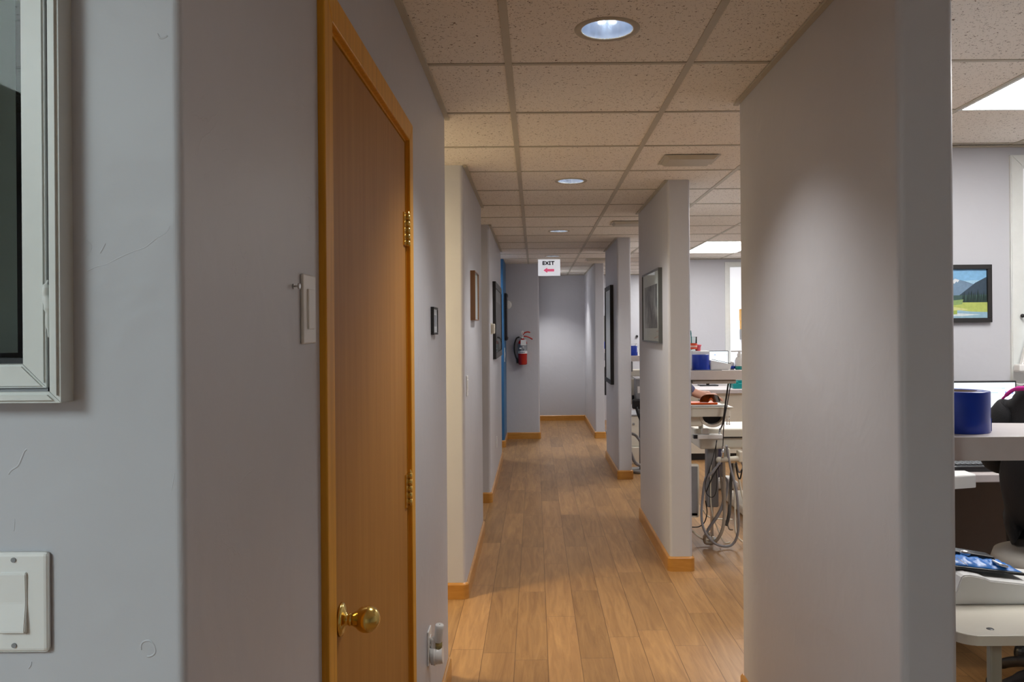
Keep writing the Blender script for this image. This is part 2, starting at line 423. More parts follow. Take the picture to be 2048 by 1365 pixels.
# grid: main runners proud, cross tees slimmer, as parts of the ceiling
panels = [(1.776, 2.396, 2.14+3.1*k, 3.38+3.1*k) for k in range(4)]
foyer_panel = (-1.944, -1.324, -1.58, -.34)
allp = panels+[foyer_panel]
mb = MB()
for x in xs[1:-1]: mb.box(x-.012, x+.012, -2.6, 13.35, CEIL-.004, CEIL+.004, TEE)
mb.build('main_runner_grid', parent=co)
mb = MB()
for y in ys[1:-1]:
    segs = [(-2.7, 3.4)]
    for p in allp:
        if p[2]+.1 < y < p[3]-.1: segs = [q for a, b in segs for q in ((a, p[0]), (p[1], b))]
    for a, b in segs: mb.box(a, b, y-.009, y+.009, CEIL-.0035, CEIL+.004, TEE)
mb.build('cross_tee_grid', parent=co)

# --- walls on the left
RB = .022
mb = MB()
mb.poly(rounded([(XL, .865), (XL, 1.470), (XL-.12, 1.470), (XL-.12, .985), (-.528, .985), (-.528, .865)], {0: .009}), 0, CEIL, WALL)
mb.box(-1.30, -.528, .865, .985, 0, 1.432, WALL); mb.box(-1.30, -.528, .865, .985, 2.25, CEIL, WALL); mb.box(-2.7, -1.30, .865, .985, 0, CEIL, WALL)
mb.poly(rounded([(XL-.12, 2.385), (XL, 2.385), (XL, 3.44), (-2.7, 3.44), (-2.7, 3.32), (XL-.12, 3.32)], {2: RB}), 0, CEIL, WALL)
mb.box(XL-.12, XL, 1.470, 2.385, 2.045, CEIL, WALL)
struct(mb.build('wall_left_near'))
def block(name, x0, x1, y0, y1, m, r, corners):
    mb = MB(); pts = [(x0, y0), (x1, y0), (x1, y1), (x0, y1)]
    mb.poly(rounded(pts, {i: r for i in corners}), 0, CEIL, m); return struct(mb.build(name))
XB = -.388
block('wall_left_middle', -2.7, XB, 4.44, 5.90, WALL, RB, (1, 2))
block('wall_left_far', -2.7, XB, 6.92, 9.25, WALL, RB, (1, 2))
block('wall_left_blue', -2.7, -.395, 10.2, 11.0, BLUE, .015, (1,))
block('wall_end_left', -.62, .058, 11.0, 13.2, WALL, RB, (1,))
block('wall_end', -.62, 3.4, 13.2, 13.35, WALL, 0, ())
# --- right side: a row of stub walls
PY = [(1.83, 3.25), (4.92, 6.30), (7.96, 9.30), (11.0, 13.2)]
nm = ['wall_right_near', 'wall_right_second', 'wall_right_third', 'wall_right_fourth']
for (a, b), q, xa_, xb_ in zip(PY, nm, XN, XN2): block(q, xa_, xb_, a, b, WALL, .018, (0, 1, 2, 3) if b < 13 else (0, 1))
block('wall_bay_near', 1.95, 3.4, 4.05, 4.17, WALL, 0, ())
block('wall_bay_far', 1.50, 3.4, 10.4, 10.52, WALL, 0, ())
block('wall_right_outer', 3.3, 3.4, -2.6, 13.2, WALL, 0, ())
block('wall_left_outer', -2.8, -2.7, -2.6, 13.2, WALL, 0, ())
block('wall_back', -2.8, 3.4, -2.7, -2.6, WALL, 0, ())

# --- baseboards (path direction keeps the room on the right-hand side)
def V2(l): return [Vector(p) for p in l]
BT, BH = .014, .088
def bb(name, pts, rad): return strip(name, rounded(pts, rad, closed=False), BT, 0, BH, OAKB, bev=.010)
bb('baseboard_left_foyer', [(-2.7, .865), (XL, .865), (XL, 1.412)], .009)
bb('baseboard_left_near', [(XL, 2.445), (XL, 3.44), (-2.7, 3.44)][::1], RB)
bb('baseboard_left_middle', [(-2.7, 4.44), (XB, 4.44), (XB, 5.90), (-2.7, 5.90)], RB)
bb('baseboard_left_far', [(-2.7, 6.92), (XB, 6.92), (XB, 9.25), (-2.7, 9.25)], RB)
bb('baseboard_left_blue', [(-2.7, 10.2), (-.395, 10.2), (-.395, 11.0), (.058, 11.0), (.058, 13.2), (XR, 13.2), (XR, 11.0), (XN2[3], 11.0), (XN2[3], 13.2)], {1: .015, 3: RB, 6: .018, 7: .018})
for (a, b), q, xa_, xb_ in zip(PY[:3], ('near', 'second', 'third'), XN, XN2):
    bb('baseboard_right_'+q, [(xb_, (a+b)/2), (xb_, b), (xa_, b), (xa_, a), (xb_, a), (xb_, (a+b)/2)], .018)
# --- ceiling angle along the walls
def ang(name, pts, rad): return strip(name, rounded(pts, rad, closed=False), .019, CEIL-.012, CEIL-.004, TEE)
ang('trim_1', [(XL, .865), (XL, 3.452)], 0)
ang('trim_2', [(XB, 4.43), (XB, 5.91)], 0)
ang('trim_3', [(XB, 6.91), (XB, 9.26)], 0)
for k, (a, b) in enumerate(PY): ang('trim_%d' % (4+k), [(XN[k], b+.01 if b < 13 else b), (XN[k], a-.01)], 0)
ang('trim_8', [(.058, 13.2), (3.3, 13.2)][::1], 0)
ang('trim_9', [(1.95, 4.05), (3.3, 4.05)], 0)
ang('trim_10', [(1.5, 10.4), (3.3, 10.4)], 0)

# --- door on the left
D0, D1, DT = 1.478, 2.375, 2.033
d = thing('door_1', None, None, (XL, D0, 0)); struct(d)
mb = MB(); mb.box(XL-.036, XL-.001, D0+.003, D1-.003, .008, DT-.003, DOORW, bev=.002); mb.build('door_panel', parent=d)
mb = MB()       # jamb lining
mb.box(XL-.12, XL, 1.470, D0, 0, DT+.008, OAK); mb.box(XL-.12, XL, D1, 2.385, 0, DT+.008, OAK); mb.box(XL-.12, XL, D0, D1, DT, DT+.012, OAK)
mb.build('jamb', parent=d)
def casing_piece(mb, pts):      # pts: polygon in the wall plane (y, z), thick towards the hall, face eased
    t = bmesh.new(); vs = [t.verts.new((XL, y, z)) for y, z in pts]; f = t.faces.new(vs)
    r = bmesh.ops.extrude_face_region(t, geom=[f]); tp = [g for g in r['geom'] if isinstance(g, bmesh.types.BMVert)]
    bmesh.ops.translate(t, verts=tp, vec=(.013, 0, 0)); bmesh.ops.recalc_face_normals(t, faces=t.faces)
    es = [e for e in t.edges if all(abs(v.co.x-XL-.013) < 1e-6 for v in e.verts)]
    bmesh.ops.bevel(t, geom=es, offset=.003, segments=2, affect='EDGES', profile=.5); mb.merge(t, OAK)
CW = .058; TZ = DT+.006
for pts in ([(1.472-CW, 0), (1.472, 0), (1.472, TZ), (1.472-CW, TZ+CW)],
            [(2.381, 0), (2.381+CW, 0), (2.381+CW, TZ+CW), (2.381, TZ)],
            [(1.472, TZ), (2.381, TZ), (2.381+CW, TZ+CW), (1.472-CW, TZ+CW)]):
    mb = MB(); casing_piece(mb, pts); mb.build('casing', parent=d)
for zc in (1.772, 1.010, .25):
    mb = MB(); yk = D1+.001; xk = XL+.007
    mb.box(XL-.003, XL+.0035, D1-.046, D1+.0, zc-.048, zc+.048, BRASS)
    for i in range(5):
        z0 = zc-.048+i*.0192; mb.cyl((xk, yk, z0+.0006), (xk, yk, z0+.0186), .0062, m=BRASS, n=16)
    mb.lathe([(0, 0), (.0055, 0), (.0055, .002), (.003, .004), (.0035, .007), (0, .009)], (xk, yk, zc+.048), m=BRASS, n=16)
    mb.build('hinge', parent=d)
kz, ky = .92, 1.552
mb = MB(); mb.lathe([(.0255*math.sin(PI*q/14), .0505+.0255*math.cos(PI*q/14)) for q in range(0, 12)]+[(.0115, .028), (.0105, .024), (.0125, .020), (.0125, .017), (.010, .015), (.012, .012), (.014, .010), (.024, .008), (.031, .004), (.032, .0), (0, 0)][::-1],
                    (XL, ky, kz), axis=(1, 0, 0), m=BRASS, n=40); mb.build('door_knob', parent=d)
mb = MB(); mb.box(XL-.03, XL+.0005, D0+.0028, D0+.006, kz-.03, kz+.03, BRASS); mb.build('strike_edge', parent=d)

# --- window on the foyer wall
wd = thing('window_1', None, None, (-.9, .865, 1.4)); struct(wd)
def frame_ring(x0, x1, z0, z1, wdt, y0, y1, m, bev=.002):
    mb = MB()
    def piece(pts):
        t = bmesh.new(); vs = [t.verts.new((x, y0, z)) for x, z in pts]; f = t.faces.new(vs)
        r = bmesh.ops.extrude_face_region(t, geom=[f]); tp = [g for g in r['geom'] if isinstance(g, bmesh.types.BMVert)]
        bmesh.ops.translate(t, verts=tp, vec=(0, y1-y0, 0)); bmesh.ops.recalc_face_normals(t, faces=t.faces)
        if bev: bmesh.ops.bevel(t, geom=[e for e in t.edges if all(abs(v.co.y-y0) < 1e-6 for v in e.verts)], offset=bev, segments=2, affect='EDGES')
        mb.merge(t, m)
    g = .0004
    piece([(x0, z0), (x1, z0), (x1-wdt-g, z0+wdt-0), (x0+wdt, z0+wdt)]); piece([(x1, z0+g), (x1, z1), (x1-wdt, z1-wdt), (x1-wdt, z0+wdt+g)])
    piece([(x0, z1), (x1, z1), (x1-wdt, z1-wdt), (x0+wdt, z1-wdt)]); piece([(x0, z0), (x0, z1), (x0+wdt, z1-wdt), (x0+wdt, z0+wdt)])
    return mb
frame_ring(-1.331, -.495, 1.4015, 2.281, .0115, .838, .866, WHITE, .003).build('outer_frame', parent=wd)
frame_ring(-1.3165, -.5135, 1.417, 2.2665, .0245, .845, .90, WHITE, .002).build('sash', parent=wd)
frame_ring(-1.292, -.538, 1.4415, 2.246, .006, .875, .905, BLACK, 0).build('gasket', parent=wd)
mb = MB(); mb.box(-.5137, -.5064, .850, .866, 1.412, 2.27, GREY); mb.box(-1.32, -.5064, .850, .866, 1.412, 1.4172, GREY); mb.build('groove', parent=wd)
mb = MB(); mb.quad([(-1.292, .889, 1.438), (-.53, .889, 1.438), (-.53, .889, 2.245), (-1.292, .889, 2.245)], GLASS); mb.build('pane', parent=wd)
mb = MB(); mb.tube([(-.511, .846, 1.530), (-.5125, .8445, 1.516), (-.5095, .845, 1.504), (-.511, .846, 1.488), (-.5105, .8465, 1.47)], [.001, .004, .0048, .0025, .001], WHITE, n=8); mb.build('latch_stub', parent=wd)
bl = plain('blind slat', (.5, .55, .5), .6)
mb = MB()
for i in range(14):
    x = -.560-.052*i; a = .9
    mb.poly([(x, .915), (x+.010*math.cos(a)+.001, .915+.035*math.sin(a)), (x+.010*math.cos(a), .917+.035*math.sin(a)), (x-.001, .917)], 1.452, 2.24, bl)
mb.build('blind_slats', parent=wd)

# raised ridges and a dent left in the plaster beside the window
wall_l = bpy.data.objects['wall_left_near']
def ridge(pts, r_):
    mb = MB(); q = []
    for px, py in pts: v = P(px, py, .865); v.y = .8655+r_*.35+random.uniform(-.0001, .0001); q.append(v)
    mb.tube(q, [r_*.4]+[r_]*(len(pts)-2)+[r_*.4], WALL, n=8); mb.build('plaster_ridge', parent=wall_l)
for pts, r_ in (([(165, 548), (190, 535), (215, 528), (240, 515), (268, 503), (290, 495), (312, 478), (335, 462), (344, 436)], .0011),
                ([(196, 514), (206, 496), (217, 474)], .0013), ([(165, 525), (178, 508), (183, 492), (172, 478), (180, 460)], .0011), ([(185, 452), (195, 446)], .0009),
                ([(188, 200), (193, 188), (205, 178), (222, 165), (250, 150)], .0008), ([(312, 60), (320, 76), (332, 74), (338, 66)], .0014), ([(284, 0), (290, 10), (298, 30)], .0010),
                ([(14, 955), (22, 942), (36, 932), (44, 915), (50, 902), (60, 896)], .0014), ([(0, 1085), (12, 1070)], .0014), ([(26, 1072), (29, 1050), (29, 1020)], .0012),
                ([(298, 1218), (308, 1220)], .0014), ([(326, 1219), (340, 1219)], .0013), ([(110, 1120), (130, 1118), (150, 1124)], .0009),
                ([(283, 1308), (282, 1292), (288, 1284), (300, 1283), (308, 1292), (310, 1306), (300, 1314), (286, 1312)], .0016), ([(52, 1344), (62, 1330), (60, 1316)], .0015),
                ([(340, 1000), (347, 960), (352, 930)], .0011), ([(338, 1340), (345, 1250)], .0009)):
    ridge(pts, r_)
# --- bay windows with white casing
def bay_window(name, x0, x1, z0, z1, yw):
    o = thing(name, None, None, ((x0+x1)/2, yw, z0)); struct(o)
    frame_ring(x0, x1, z0, z1, .055, yw-.018, yw, WHITE, .004).build('casing', parent=o)
    frame_ring(x0+.055, x1-.055, z0+.055, z1-.055, .012, yw-.010, yw, WHITE, 0).build('stop', parent=o)
    mb = MB(); mb.box(x0+.067, x1-.067, yw-.006, yw, z0+.067, z1-.067, emit_mat('daylit shade', (.82, .86, .95), .35)); mb.build('roller_shade', parent=o)
    return o
bay_window('window_2', 2.385, 3.2, .95, 2.335, 4.05)
bay_window('window_3', 2.45, 3.2, .95, 2.34, 10.4)

# ------------------------------------------------------------------ ceiling fixtures
def downlight(c, label):
    t = thing('recessed_downlight', label, 'downlight', (c[0], c[1], CEIL), 'recessed can lights down the hallway')
    mb = MB(); mb.lathe([(RA+.022, .0005), (RA+.020, -.003), (RA+.004, -.004), (RA, -.002), (RA, .002)], (c[0], c[1], CEIL), m=TEE, n=48); mb.build('trim_ring', parent=t)
    mb = MB(); mb.lathe([(RA, -.001), (RA-.002, .03), (RA-.010, .09), (RA-.020, .13), (.03, .15), (0, .152)], (c[0], c[1], CEIL), m=REFL, n=64); mb.build('reflector', parent=t)
    mb = MB()
    for s in (-1, 1):
        mb.tube([(c[0]+s*.014, c[1]+.01, CEIL+.14), (c[0]+s*.014, c[1]+.01, CEIL+.055)], .008, CFL, smooth=False)
    mb.build('lamp_tubes', parent=t)
    return t
REFL = plain('cool white reflector', (.82, .88, .97), .14, .85, noise=0)
CFL = emit_mat('fluorescent tube', (.80, .89, 1.0), 4.5)
dl_labels = ['round recessed downlight nearest the camera, largest in the corridor ceiling', 'second recessed downlight from the camera, beyond the flat square vent',
             'third recessed downlight along the corridor ceiling', 'fourth recessed downlight, just above the EXIT sign', 'farthest recessed downlight, half hidden by the EXIT sign']
for c, lb in zip(cans, dl_labels):
    downlight(c, lb)
    spot_lamp('downlight_lamp', (c[0], c[1], CEIL+.02), DOWNLIGHT_W*(1, 1.05, .75, .38, 1.75)[round((c[1]-2.45)/2.48)], (1.0, .975, .94), 108, .75, .06)
PAN = emit_mat('lit troffer lens', (1.0, .985, .96), PANEL_EMIT)
FPAN = emit_mat('lit foyer lens', (.84, .99, 1.0), FOYER_EMIT)
def troffer(p, m, label):
    t = thing('ceiling_light_panel', label, 'ceiling light', ((p[0]+p[1])/2, (p[2]+p[3])/2, CEIL), 'square fluorescent troffers')
    mb = MB(); x0, x1, y0, y1 = p; f = .014
    for a in ((x0, x1, y0, y0+f), (x0, x1, y1-f, y1), (x0, x0+f, y0+f, y1-f), (x1-f, x1, y0+f, y1-f)): mb.box(*a, CEIL-.006, CEIL-.0042, WHITE)
    mb.build('frame', parent=t)
    mb = MB(); mb.box(x0+f, x1-f, y0+f, y1-f, CEIL-.0055, CEIL-.0045, m); mb.build('diffuser', parent=t)
    return t
for p, lb in zip(panels, ['large lit ceiling panel over the desk bay at the right edge', 'lit ceiling panel over the second bay, behind the near right wall', 'lit ceiling panel seen through the gap past the framed drawing', 'lit ceiling panel over the farthest bay']):
    troffer(p, PAN, lb)
troffer(foyer_panel, FPAN, 'lit ceiling panel over the foyer behind the camera')
def vent(x, y, label, sx=.135, sy=.11):
    t = thing('ceiling_vent', label, 'vent', (x, y, CEIL), 'flat ceiling vents')
    mb = MB(); tt = bmesh.new()
    a = [tt.verts.new((x+i*sx, y+j*sy, CEIL-.0045)) for i, j in ((-1, -1), (1, -1), (1, 1), (-1, 1))]
    b = [tt.verts.new((x+i*(sx-.02), y+j*(sy-.02), CEIL-.022)) for i, j in ((-1, -1), (1, -1), (1, 1), (-1, 1))]
    for k in range(4): tt.faces.new([a[k], a[(k+1) % 4], b[(k+1) % 4], b[k]])
    tt.faces.new(b); bmesh.ops.recalc_face_normals(tt, faces=tt.faces); mb.merge(tt, TEE); mb.build('housing', parent=t)
    mb = MB(); mb.box(x-sx-.012, x+sx+.012, y-sy-.012, y+sy+.012, CEIL-.006, CEIL-.0041, TEE); mb.build('flange', parent=t)
vent(.83, 4.32, 'flat square vent in the ceiling before the second stub wall')
vent(.80, 6.86, 'flat square vent in the ceiling before the third stub wall')
vent(.80, 10.35, 'flat square vent in the ceiling right of the EXIT sign')

# warm lamps of the side passages on the left
wl = thing('passage_light', 'warm round ceiling light in the side passage left of the cream wall', 'ceiling light', (-1.75, 3.72, CEIL))
def dome(t):
    c = t.location
    mb = MB(); mb.lathe([(.15, -.004), (.15, -.02), (.14, -.022)], c, m=WHITE, n=40); mb.build('rim', parent=t)
    mb = MB(); mb.lathe([(.14, -.02), (.12, -.05), (.07, -.072), (0, -.08)], c, m=emit_mat('warm glass dome', (1, .80, .45), 3.0), n=40); mb.build('glass_dome', parent=t)
dome(wl)
w2 = dup(wl, (-1.45, 6.41, CEIL), 'warm round ceiling light in the side passage beyond the walnut frame')
area_lamp('passage_lamp', (-1.6, 3.70, CEIL-.1), .3, .3, BRANCH_W*1.6, (1, .80, .45))
area_lamp('passage_lamp', (-1.2, 6.41, CEIL-.1), .3, .3, 2.5, (1, .85, .65))
area_lamp('passage_lamp', (-1.0, 9.72, CEIL-.1), .3, .3, 9, (.95, .97, 1))

# ------------------------------------------------------------------ writing
def text_mesh(name, body, size, m, mat4, parent=None, bold=.0, extr=.0006):
    cu = bpy.data.curves.new(name, 'FONT'); cu.body = body; cu.size = size; cu.align_x = 'CENTER'; cu.align_y = 'CENTER'; cu.extrude = extr; cu.offset = bold
    o = bpy.data.objects.new(name, cu); COL.objects.link(o)
    dg = bpy.context.evaluated_depsgraph_get(); me = bpy.data.meshes.new_from_object(o.evaluated_get(dg))
    bpy.data.objects.remove(o)
    off = parent_world(parent) if parent else Vector((0, 0, 0))
    me.transform(Matrix.Translation(-off) @ mat4); me.materials.clear(); me.materials.append(m)
    r = bpy.data.objects.new(name, me); COL.objects.link(r)
    if parent: r.parent = parent
    return r
FRONT = Matrix.Rotation(PI/2, 4, 'X')      # text plane facing the camera (-Y)

# ------------------------------------------------------------------ EXIT sign
ys_ = 10.32; a = P(1076, 519, ys_); b = P(1120.5, 552, ys_)
ex = thing('exit_sign', 'white lit EXIT sign with a pink arrow hanging from the corridor ceiling', 'sign', ((a.x+b.x)/2, ys_, CEIL))
def sign_mat():
    m, nt, bs = new_mat('edge lit acrylic')
    bs.inputs['Base Color'].default_value = (.75, .76, .80, 1); bs.inputs['Emission Color'].default_value = (.90, .93, 1, 1); bs.inputs['Emission Strength'].default_value = .33
    return m
mb = MB(); mb.box(a.x, b.x, ys_-.006, ys_+.006, b.z, CEIL-.0042, sign_mat(), bev=.002); mb.build('acrylic_panel', parent=ex)
mb = MB()
l0, l1 = P(1085, 530.6, ys_), P(1108.8, 522.6, ys_); H_ = l1.z-l0.z; W_ = l1.x-l0.x; k_ = .0125
def st(x0, z0, x1, z1, w=k_):     # one letter stroke
    a_ = Vector((x0, 0, z0)); b_ = Vector((x1, 0, z1)); d_ = (b_-a_).normalized(); n_ = Vector((-d_.z, 0, d_.x))*w/2
    tt = bmesh.new(); f = tt.faces.new([tt.verts.new(Vector((l0.x, ys_-.0064, l0.z))+v) for v in (a_+n_, b_+n_, b_-n_, a_-n_)])
    r = bmesh.ops.extrude_face_region(tt, geom=[f]); bmesh.ops.translate(tt, verts=[g for g in r['geom'] if isinstance(g, bmesh.types.BMVert)], vec=(0, -.001, 0))
    bmesh.ops.recalc_face_normals(tt, faces=tt.faces); mb.merge(tt, BLACKM)
h_ = k_/2; g_ = W_/4
st(h_, 0, h_, H_); 
for z_ in (h_, H_/2, H_-h_): st(0, z_, g_*.86, z_)
st(g_*1.02, h_*.6, g_*2.0, H_-h_*.6); st(g_*1.02, H_-h_*.6, g_*2.0, h_*.6)
st(g_*2.45, 0, g_*2.45, H_); st(g_*2.15, h_, g_*2.75, h_); st(g_*2.15, H_-h_, g_*2.75, H_-h_)
st(g_*3.42, 0, g_*3.42, H_); st(g_*2.86, H_-h_, g_*4.0, H_-h_)
mb.build('exit_letters', parent=ex)
c = P(1098, 541, ys_)
mb = MB(); pts = [(-.072, 0), (-.022, .034), (-.022, .016), (.066, .016), (.066, -.016), (-.022, -.016), (-.022, -.034)]
tt = bmesh.new(); f = tt.faces.new([tt.verts.new((c.x+p[0], ys_-.0065, c.z+p[1])) for p in pts]); r = bmesh.ops.extrude_face_region(tt, geom=[f])
bmesh.ops.translate(tt, verts=[g for g in r['geom'] if isinstance(g, bmesh.types.BMVert)], vec=(0, -.001, 0)); bmesh.ops.recalc_face_normals(tt, faces=tt.faces)
mb.merge(tt, plain('pink arrow', (.80, .10, .22), .5, emit=(1, .15, .3), es=.25)); mb.build('arrow', parent=ex)

# ------------------------------------------------------------------ switches, outlets, small wall things
def switch_plate_front(cx, cz, y, label, cat='light switch'):
    t = thing('light_switch', label, cat, (cx, y, cz))
    mb = MB(); mb.box(cx-.036, cx+.036, y-.0065, y, cz-.0535, cz+.0535, WPL, bev=.0045, seg=3); mb.build('plate', parent=t)
    mb = MB(); tt = bmesh.new()      # rocker: two facets tilting about the middle
    prof = [(-.033, -.0075), (-.030, -.0125), (0, -.0085), (.031, -.0095), (.033, -.0065), (.033, 0), (-.033, 0)]
    for sx in (-1,):
        va = [tt.verts.new((cx-.0140, y+p[1], cz+p[0])) for p in prof]; vb = [tt.verts.new((cx+.0140, y+p[1], cz+p[0])) for p in prof]
        n = len(prof)
        for i in range(n): tt.faces.new([va[i], va[(i+1) % n], vb[(i+1) % n], vb[i]])
        tt.faces.new(va); tt.faces.new(vb[::-1])
    bmesh.ops.recalc_face_normals(tt, faces=tt.faces); bmesh.ops.bevel(tt, geom=tt.edges[:], offset=.0008, segments=2, affect='EDGES'); mb.merge(tt, WPL); mb.build('rocker', parent=t)
    for s in (-1, 1):
        mb = MB(); mb.cyl((cx, y-.0078, cz+s*.0455), (cx, y-.006, cz+s*.0455), .0026, m=GREY, n=16); mb.build('screw', parent=t)
    return t
c = P(36, 1202, .865)
switch_plate_front(c.x, c.z, .865, 'white rocker light switch below the foyer window')
def plate_side(name, label, cat, x, y, z, wd_=.072, h=.115, d=.006, side=1, parts='switch'):
    """wall plate lying on a wall that faces +x (side=1) or -x"""
    t = thing(name, label, cat, (x, y, z))
    mb = MB(); mb.box(min(x, x+side*d), max(x, x+side*d), y-wd_/2, y+wd_/2, z-h/2, z+h/2, WPL, bev=.0025); mb.build('plate', parent=t)
    if parts == 'switch':
        mb = MB(); mb.box(min(x, x+side*(d+.003)), max(x, x+side*(d+.003)), y-.0165, y+.0165, z-.033, z+.033, WPL, bev=.001); mb.build('rocker', parent=t)
    if parts == 'outlet':
        for s in (-1, 1):
            mb = MB(); mb.box(min(x, x+side*(d+.002)), max(x, x+side*(d+.002)), y-.017, y+.017, z+s*.02-.014, z+s*.02+.014, WPL, bev=.001); mb.build('socket', parent=t)
    return t
plate_side('light_switch', 'white light switch on the wall left of the wooden door casing', 'light switch', XL, 1.335, P(615, 619, 1.335).z, .072, .114)
mb = MB(); c = P(590, 573, 1.262); mb.cyl((XL, 1.262, c.z), (XL+.009, 1.262, c.z), .0016, m=STEEL, n=10); mb.cyl((XL+.008, 1.262, c.z), (XL+.011, 1.262, c.z), .0045, m=STEEL, n=14); mb.cyl((XL, 1.262, c.z), (XL+.002, 1.262, c.z), .004, m=STEEL, n=14)
tag(mb.build('wall_hook'), 'tiny metal hook beside the white switch near the wooden door', 'hook')
plate_side('light_switch', 'thin white switch on the wall edge below the walnut frame', 'light switch', XB, 4.55, P(932, 772, 4.55).z)
plate_side('power_outlet', 'small white outlet low on the far left wall under the tall black frame', 'outlet', XB, 7.95, P(995, 885, 7.95).z, parts='outlet')
plate_side('light_switch', 'white switch plate on the narrow blue wall', 'light switch', -.395, 10.36, P(1009, 710, 10.4).z, .07, .18)
# plug-in freshener
yo = 2.80; zc = P(860, 1292, yo).z
plate_side('power_outlet', 'white outlet low on the left wall holding a plug-in freshener', 'outlet', XL, yo, zc, .072, .118, parts='outlet')
fr = thing('plug_in_freshener', 'white plug-in air freshener with a tilted nozzle, in the outlet by the hallway corner', 'air freshener', (XL+.007, yo, zc))
mb = MB(); mb.cyl((XL+.009, yo, zc-.035), (XL+.050, yo, zc-.032), .031, .029, WPL, n=36); mb.cyl((XL+.018, yo, zc-.035), (XL+.026, yo, zc-.035), .0325, m=WPL, n=36); mb.build('body', parent=fr)
mb = MB(); mb.lathe([(.0135, 0), (.0145, .004), (.0150, .045), (.0155, .058), (.013, .062), (0, .062)], (XL+.034, yo-.005, zc+.015), axis=(.10, -.05, 1), m=WPL, n=28); mb.build('nozzle', parent=fr)
mb = MB(); mb.box(XL+.009, XL+.03, yo-.013, yo+.013, zc-.01, zc+.03, WPL, bev=.006); mb.build('neck', parent=fr)
mb = MB(); mb.cyl((XL+.036, yo-.004, zc-.012), (XL+.036, yo-.005, zc+.016), .0125, m=plain('amber oil', (.42, .34, .12), .15, trans=.5), n=20); mb.build('oil_bottle', parent=fr)
mb = MB(); mb.cyl((XL+.0405, yo-.009, zc+.0758), (XL+.0406, yo-.0091, zc+.0768), .002, m=BLACK, n=10); mb.build('vent_hole', parent=fr)
# thermostat
th = thing('thermostat', 'small ivory thermostat on the far left wall before the tall black frame', 'thermostat', (XB, 7.13, P(985, 658, 7.13).z)); z = th.location.z
mb = MB(); mb.box(XB, XB+.006, 7.09, 7.17, z-.05, z+.05, IVORY, bev=.002); mb.build('back_plate', parent=th)
mb = MB(); mb.box(XB+.006, XB+.034, 7.095, 7.165, z-.044, z+.044, IVORY, bev=.008, seg=3); mb.build('cover', parent=th)

# ------------------------------------------------------------------ pictures
def picture_side(name, label, x, side, y0, y1, z0, z1, dep, fw, fm, mats, matw=.03, cat='picture frame'):
    """framed picture on a wall facing side (+1: towards +x)"""
    t = thing(name, label, cat, (x, (y0+y1)/2, z0))
    X = lambda d: x+side*d
    mb = MB()
    for a in ((y0, y1, z0, z0+fw), (y0, y1, z1-fw, z1), (y0, y0+fw, z0+fw, z1-fw), (y1-fw, y1, z0+fw, z1-fw)):
        mb.box(min(X(0), X(dep)), max(X(0), X(dep)), a[0], a[1], a[2], a[3], fm, bev=.0012, seg=1)
    mb.build('frame', parent=t)
    d2 = dep*.72
    mb = MB(); mb.box(min(X(0), X(d2)), max(X(0), X(d2)), y0+fw, y1-fw, z0+fw, z1-fw, mats[0]); mb.build('mat_board', parent=t)
    if mats[1]:
        mb = MB(); q = fw+matw; mb.box(min(X(d2), X(d2+.001)), max(X(d2), X(d2+.001)), y0+q, y1-q, z0+q, z1-q, mats[1]); mb.build('print', parent=t)
    xg = X(dep*.86); mb = MB(); mb.quad([(xg, y0+fw, z0+fw), (xg, y1-fw, z0+fw), (xg, y1-fw, z1-fw), (xg, y0+fw, z1-fw)][::side], GLASS); mb.build('glass', parent=t)
    return t
def photo_mat(name, c1, c2, scale):
    m, nt, bs = new_mat(name); tc = N(nt, 'ShaderNodeTexCoord')
    n = N(nt, 'ShaderNodeTexNoise', i_Scale=scale, i_Detail=6.0, i_Distortion=.7, i_Roughness=.6); L(nt, tc.outputs['Object'], n.inputs['Vector'])
    cr = N(nt, 'ShaderNodeValToRGB'); cr.color_ramp.elements[0].position = .35; cr.color_ramp.elements[1].position = .68
    cr.color_ramp.elements[0].color = c1+(1,); cr.color_ramp.elements[1].color = c2+(1,); L(nt, n.outputs['Fac'], cr.inputs[0]); L(nt, cr.outputs[0], bs.inputs['Base Color'])
    bs.inputs['Roughness'].default_value = .6
    return m
BW = photo_mat('grey landscape print', (.10, .10, .105), (.55, .55, .56), 7)
DARKP = photo_mat('dark portrait print', (.01, .01, .01), (.18, .18, .17), 30)
c0, c1 = P(868, 614, 2.93), P(868, 670, 2.93)
picture_side('picture_frame', 'tiny black framed photo on the left wall right of the door', XL, 1, 2.925, 3.05, c1.z, c0.z, .012, .008, BLACKM, (MATB, DARKP), .022)
picture_side('picture_frame', 'walnut framed mirror-like picture on the left wall past the side passage', XB, 1, 4.86, 5.17, P(942, 641, 4.86).z, P(942, 541, 4.86).z, .030, .007, WALNUT, (MATB, None))
picture_side('picture_frame', 'tall black framed picture on the far left wall beyond the thermostat', XB, 1, 7.42, 8.75, P(987, 719, 7.42).z, P(987, 563, 7.42).z, .030, .06, BLACKM, (MATB, BW), .12)
picture_side('picture_frame', 'pewter framed grey landscape drawing on the second stub wall', XR, -1, 5.14, 5.92, P(1327, 687, 5.14).z, P(1327, 535, 5.14).z, .028, .012, PEWTER, (MATB, BW), .085)
picture_side('picture_frame', 'tall black framed picture on the third stub wall', XR, -1, 8.36, 9.02, P(1228, 770, 8.36).z, P(1228, 570, 8.36).z, .034, .045, BLACKM, (MATB, None))
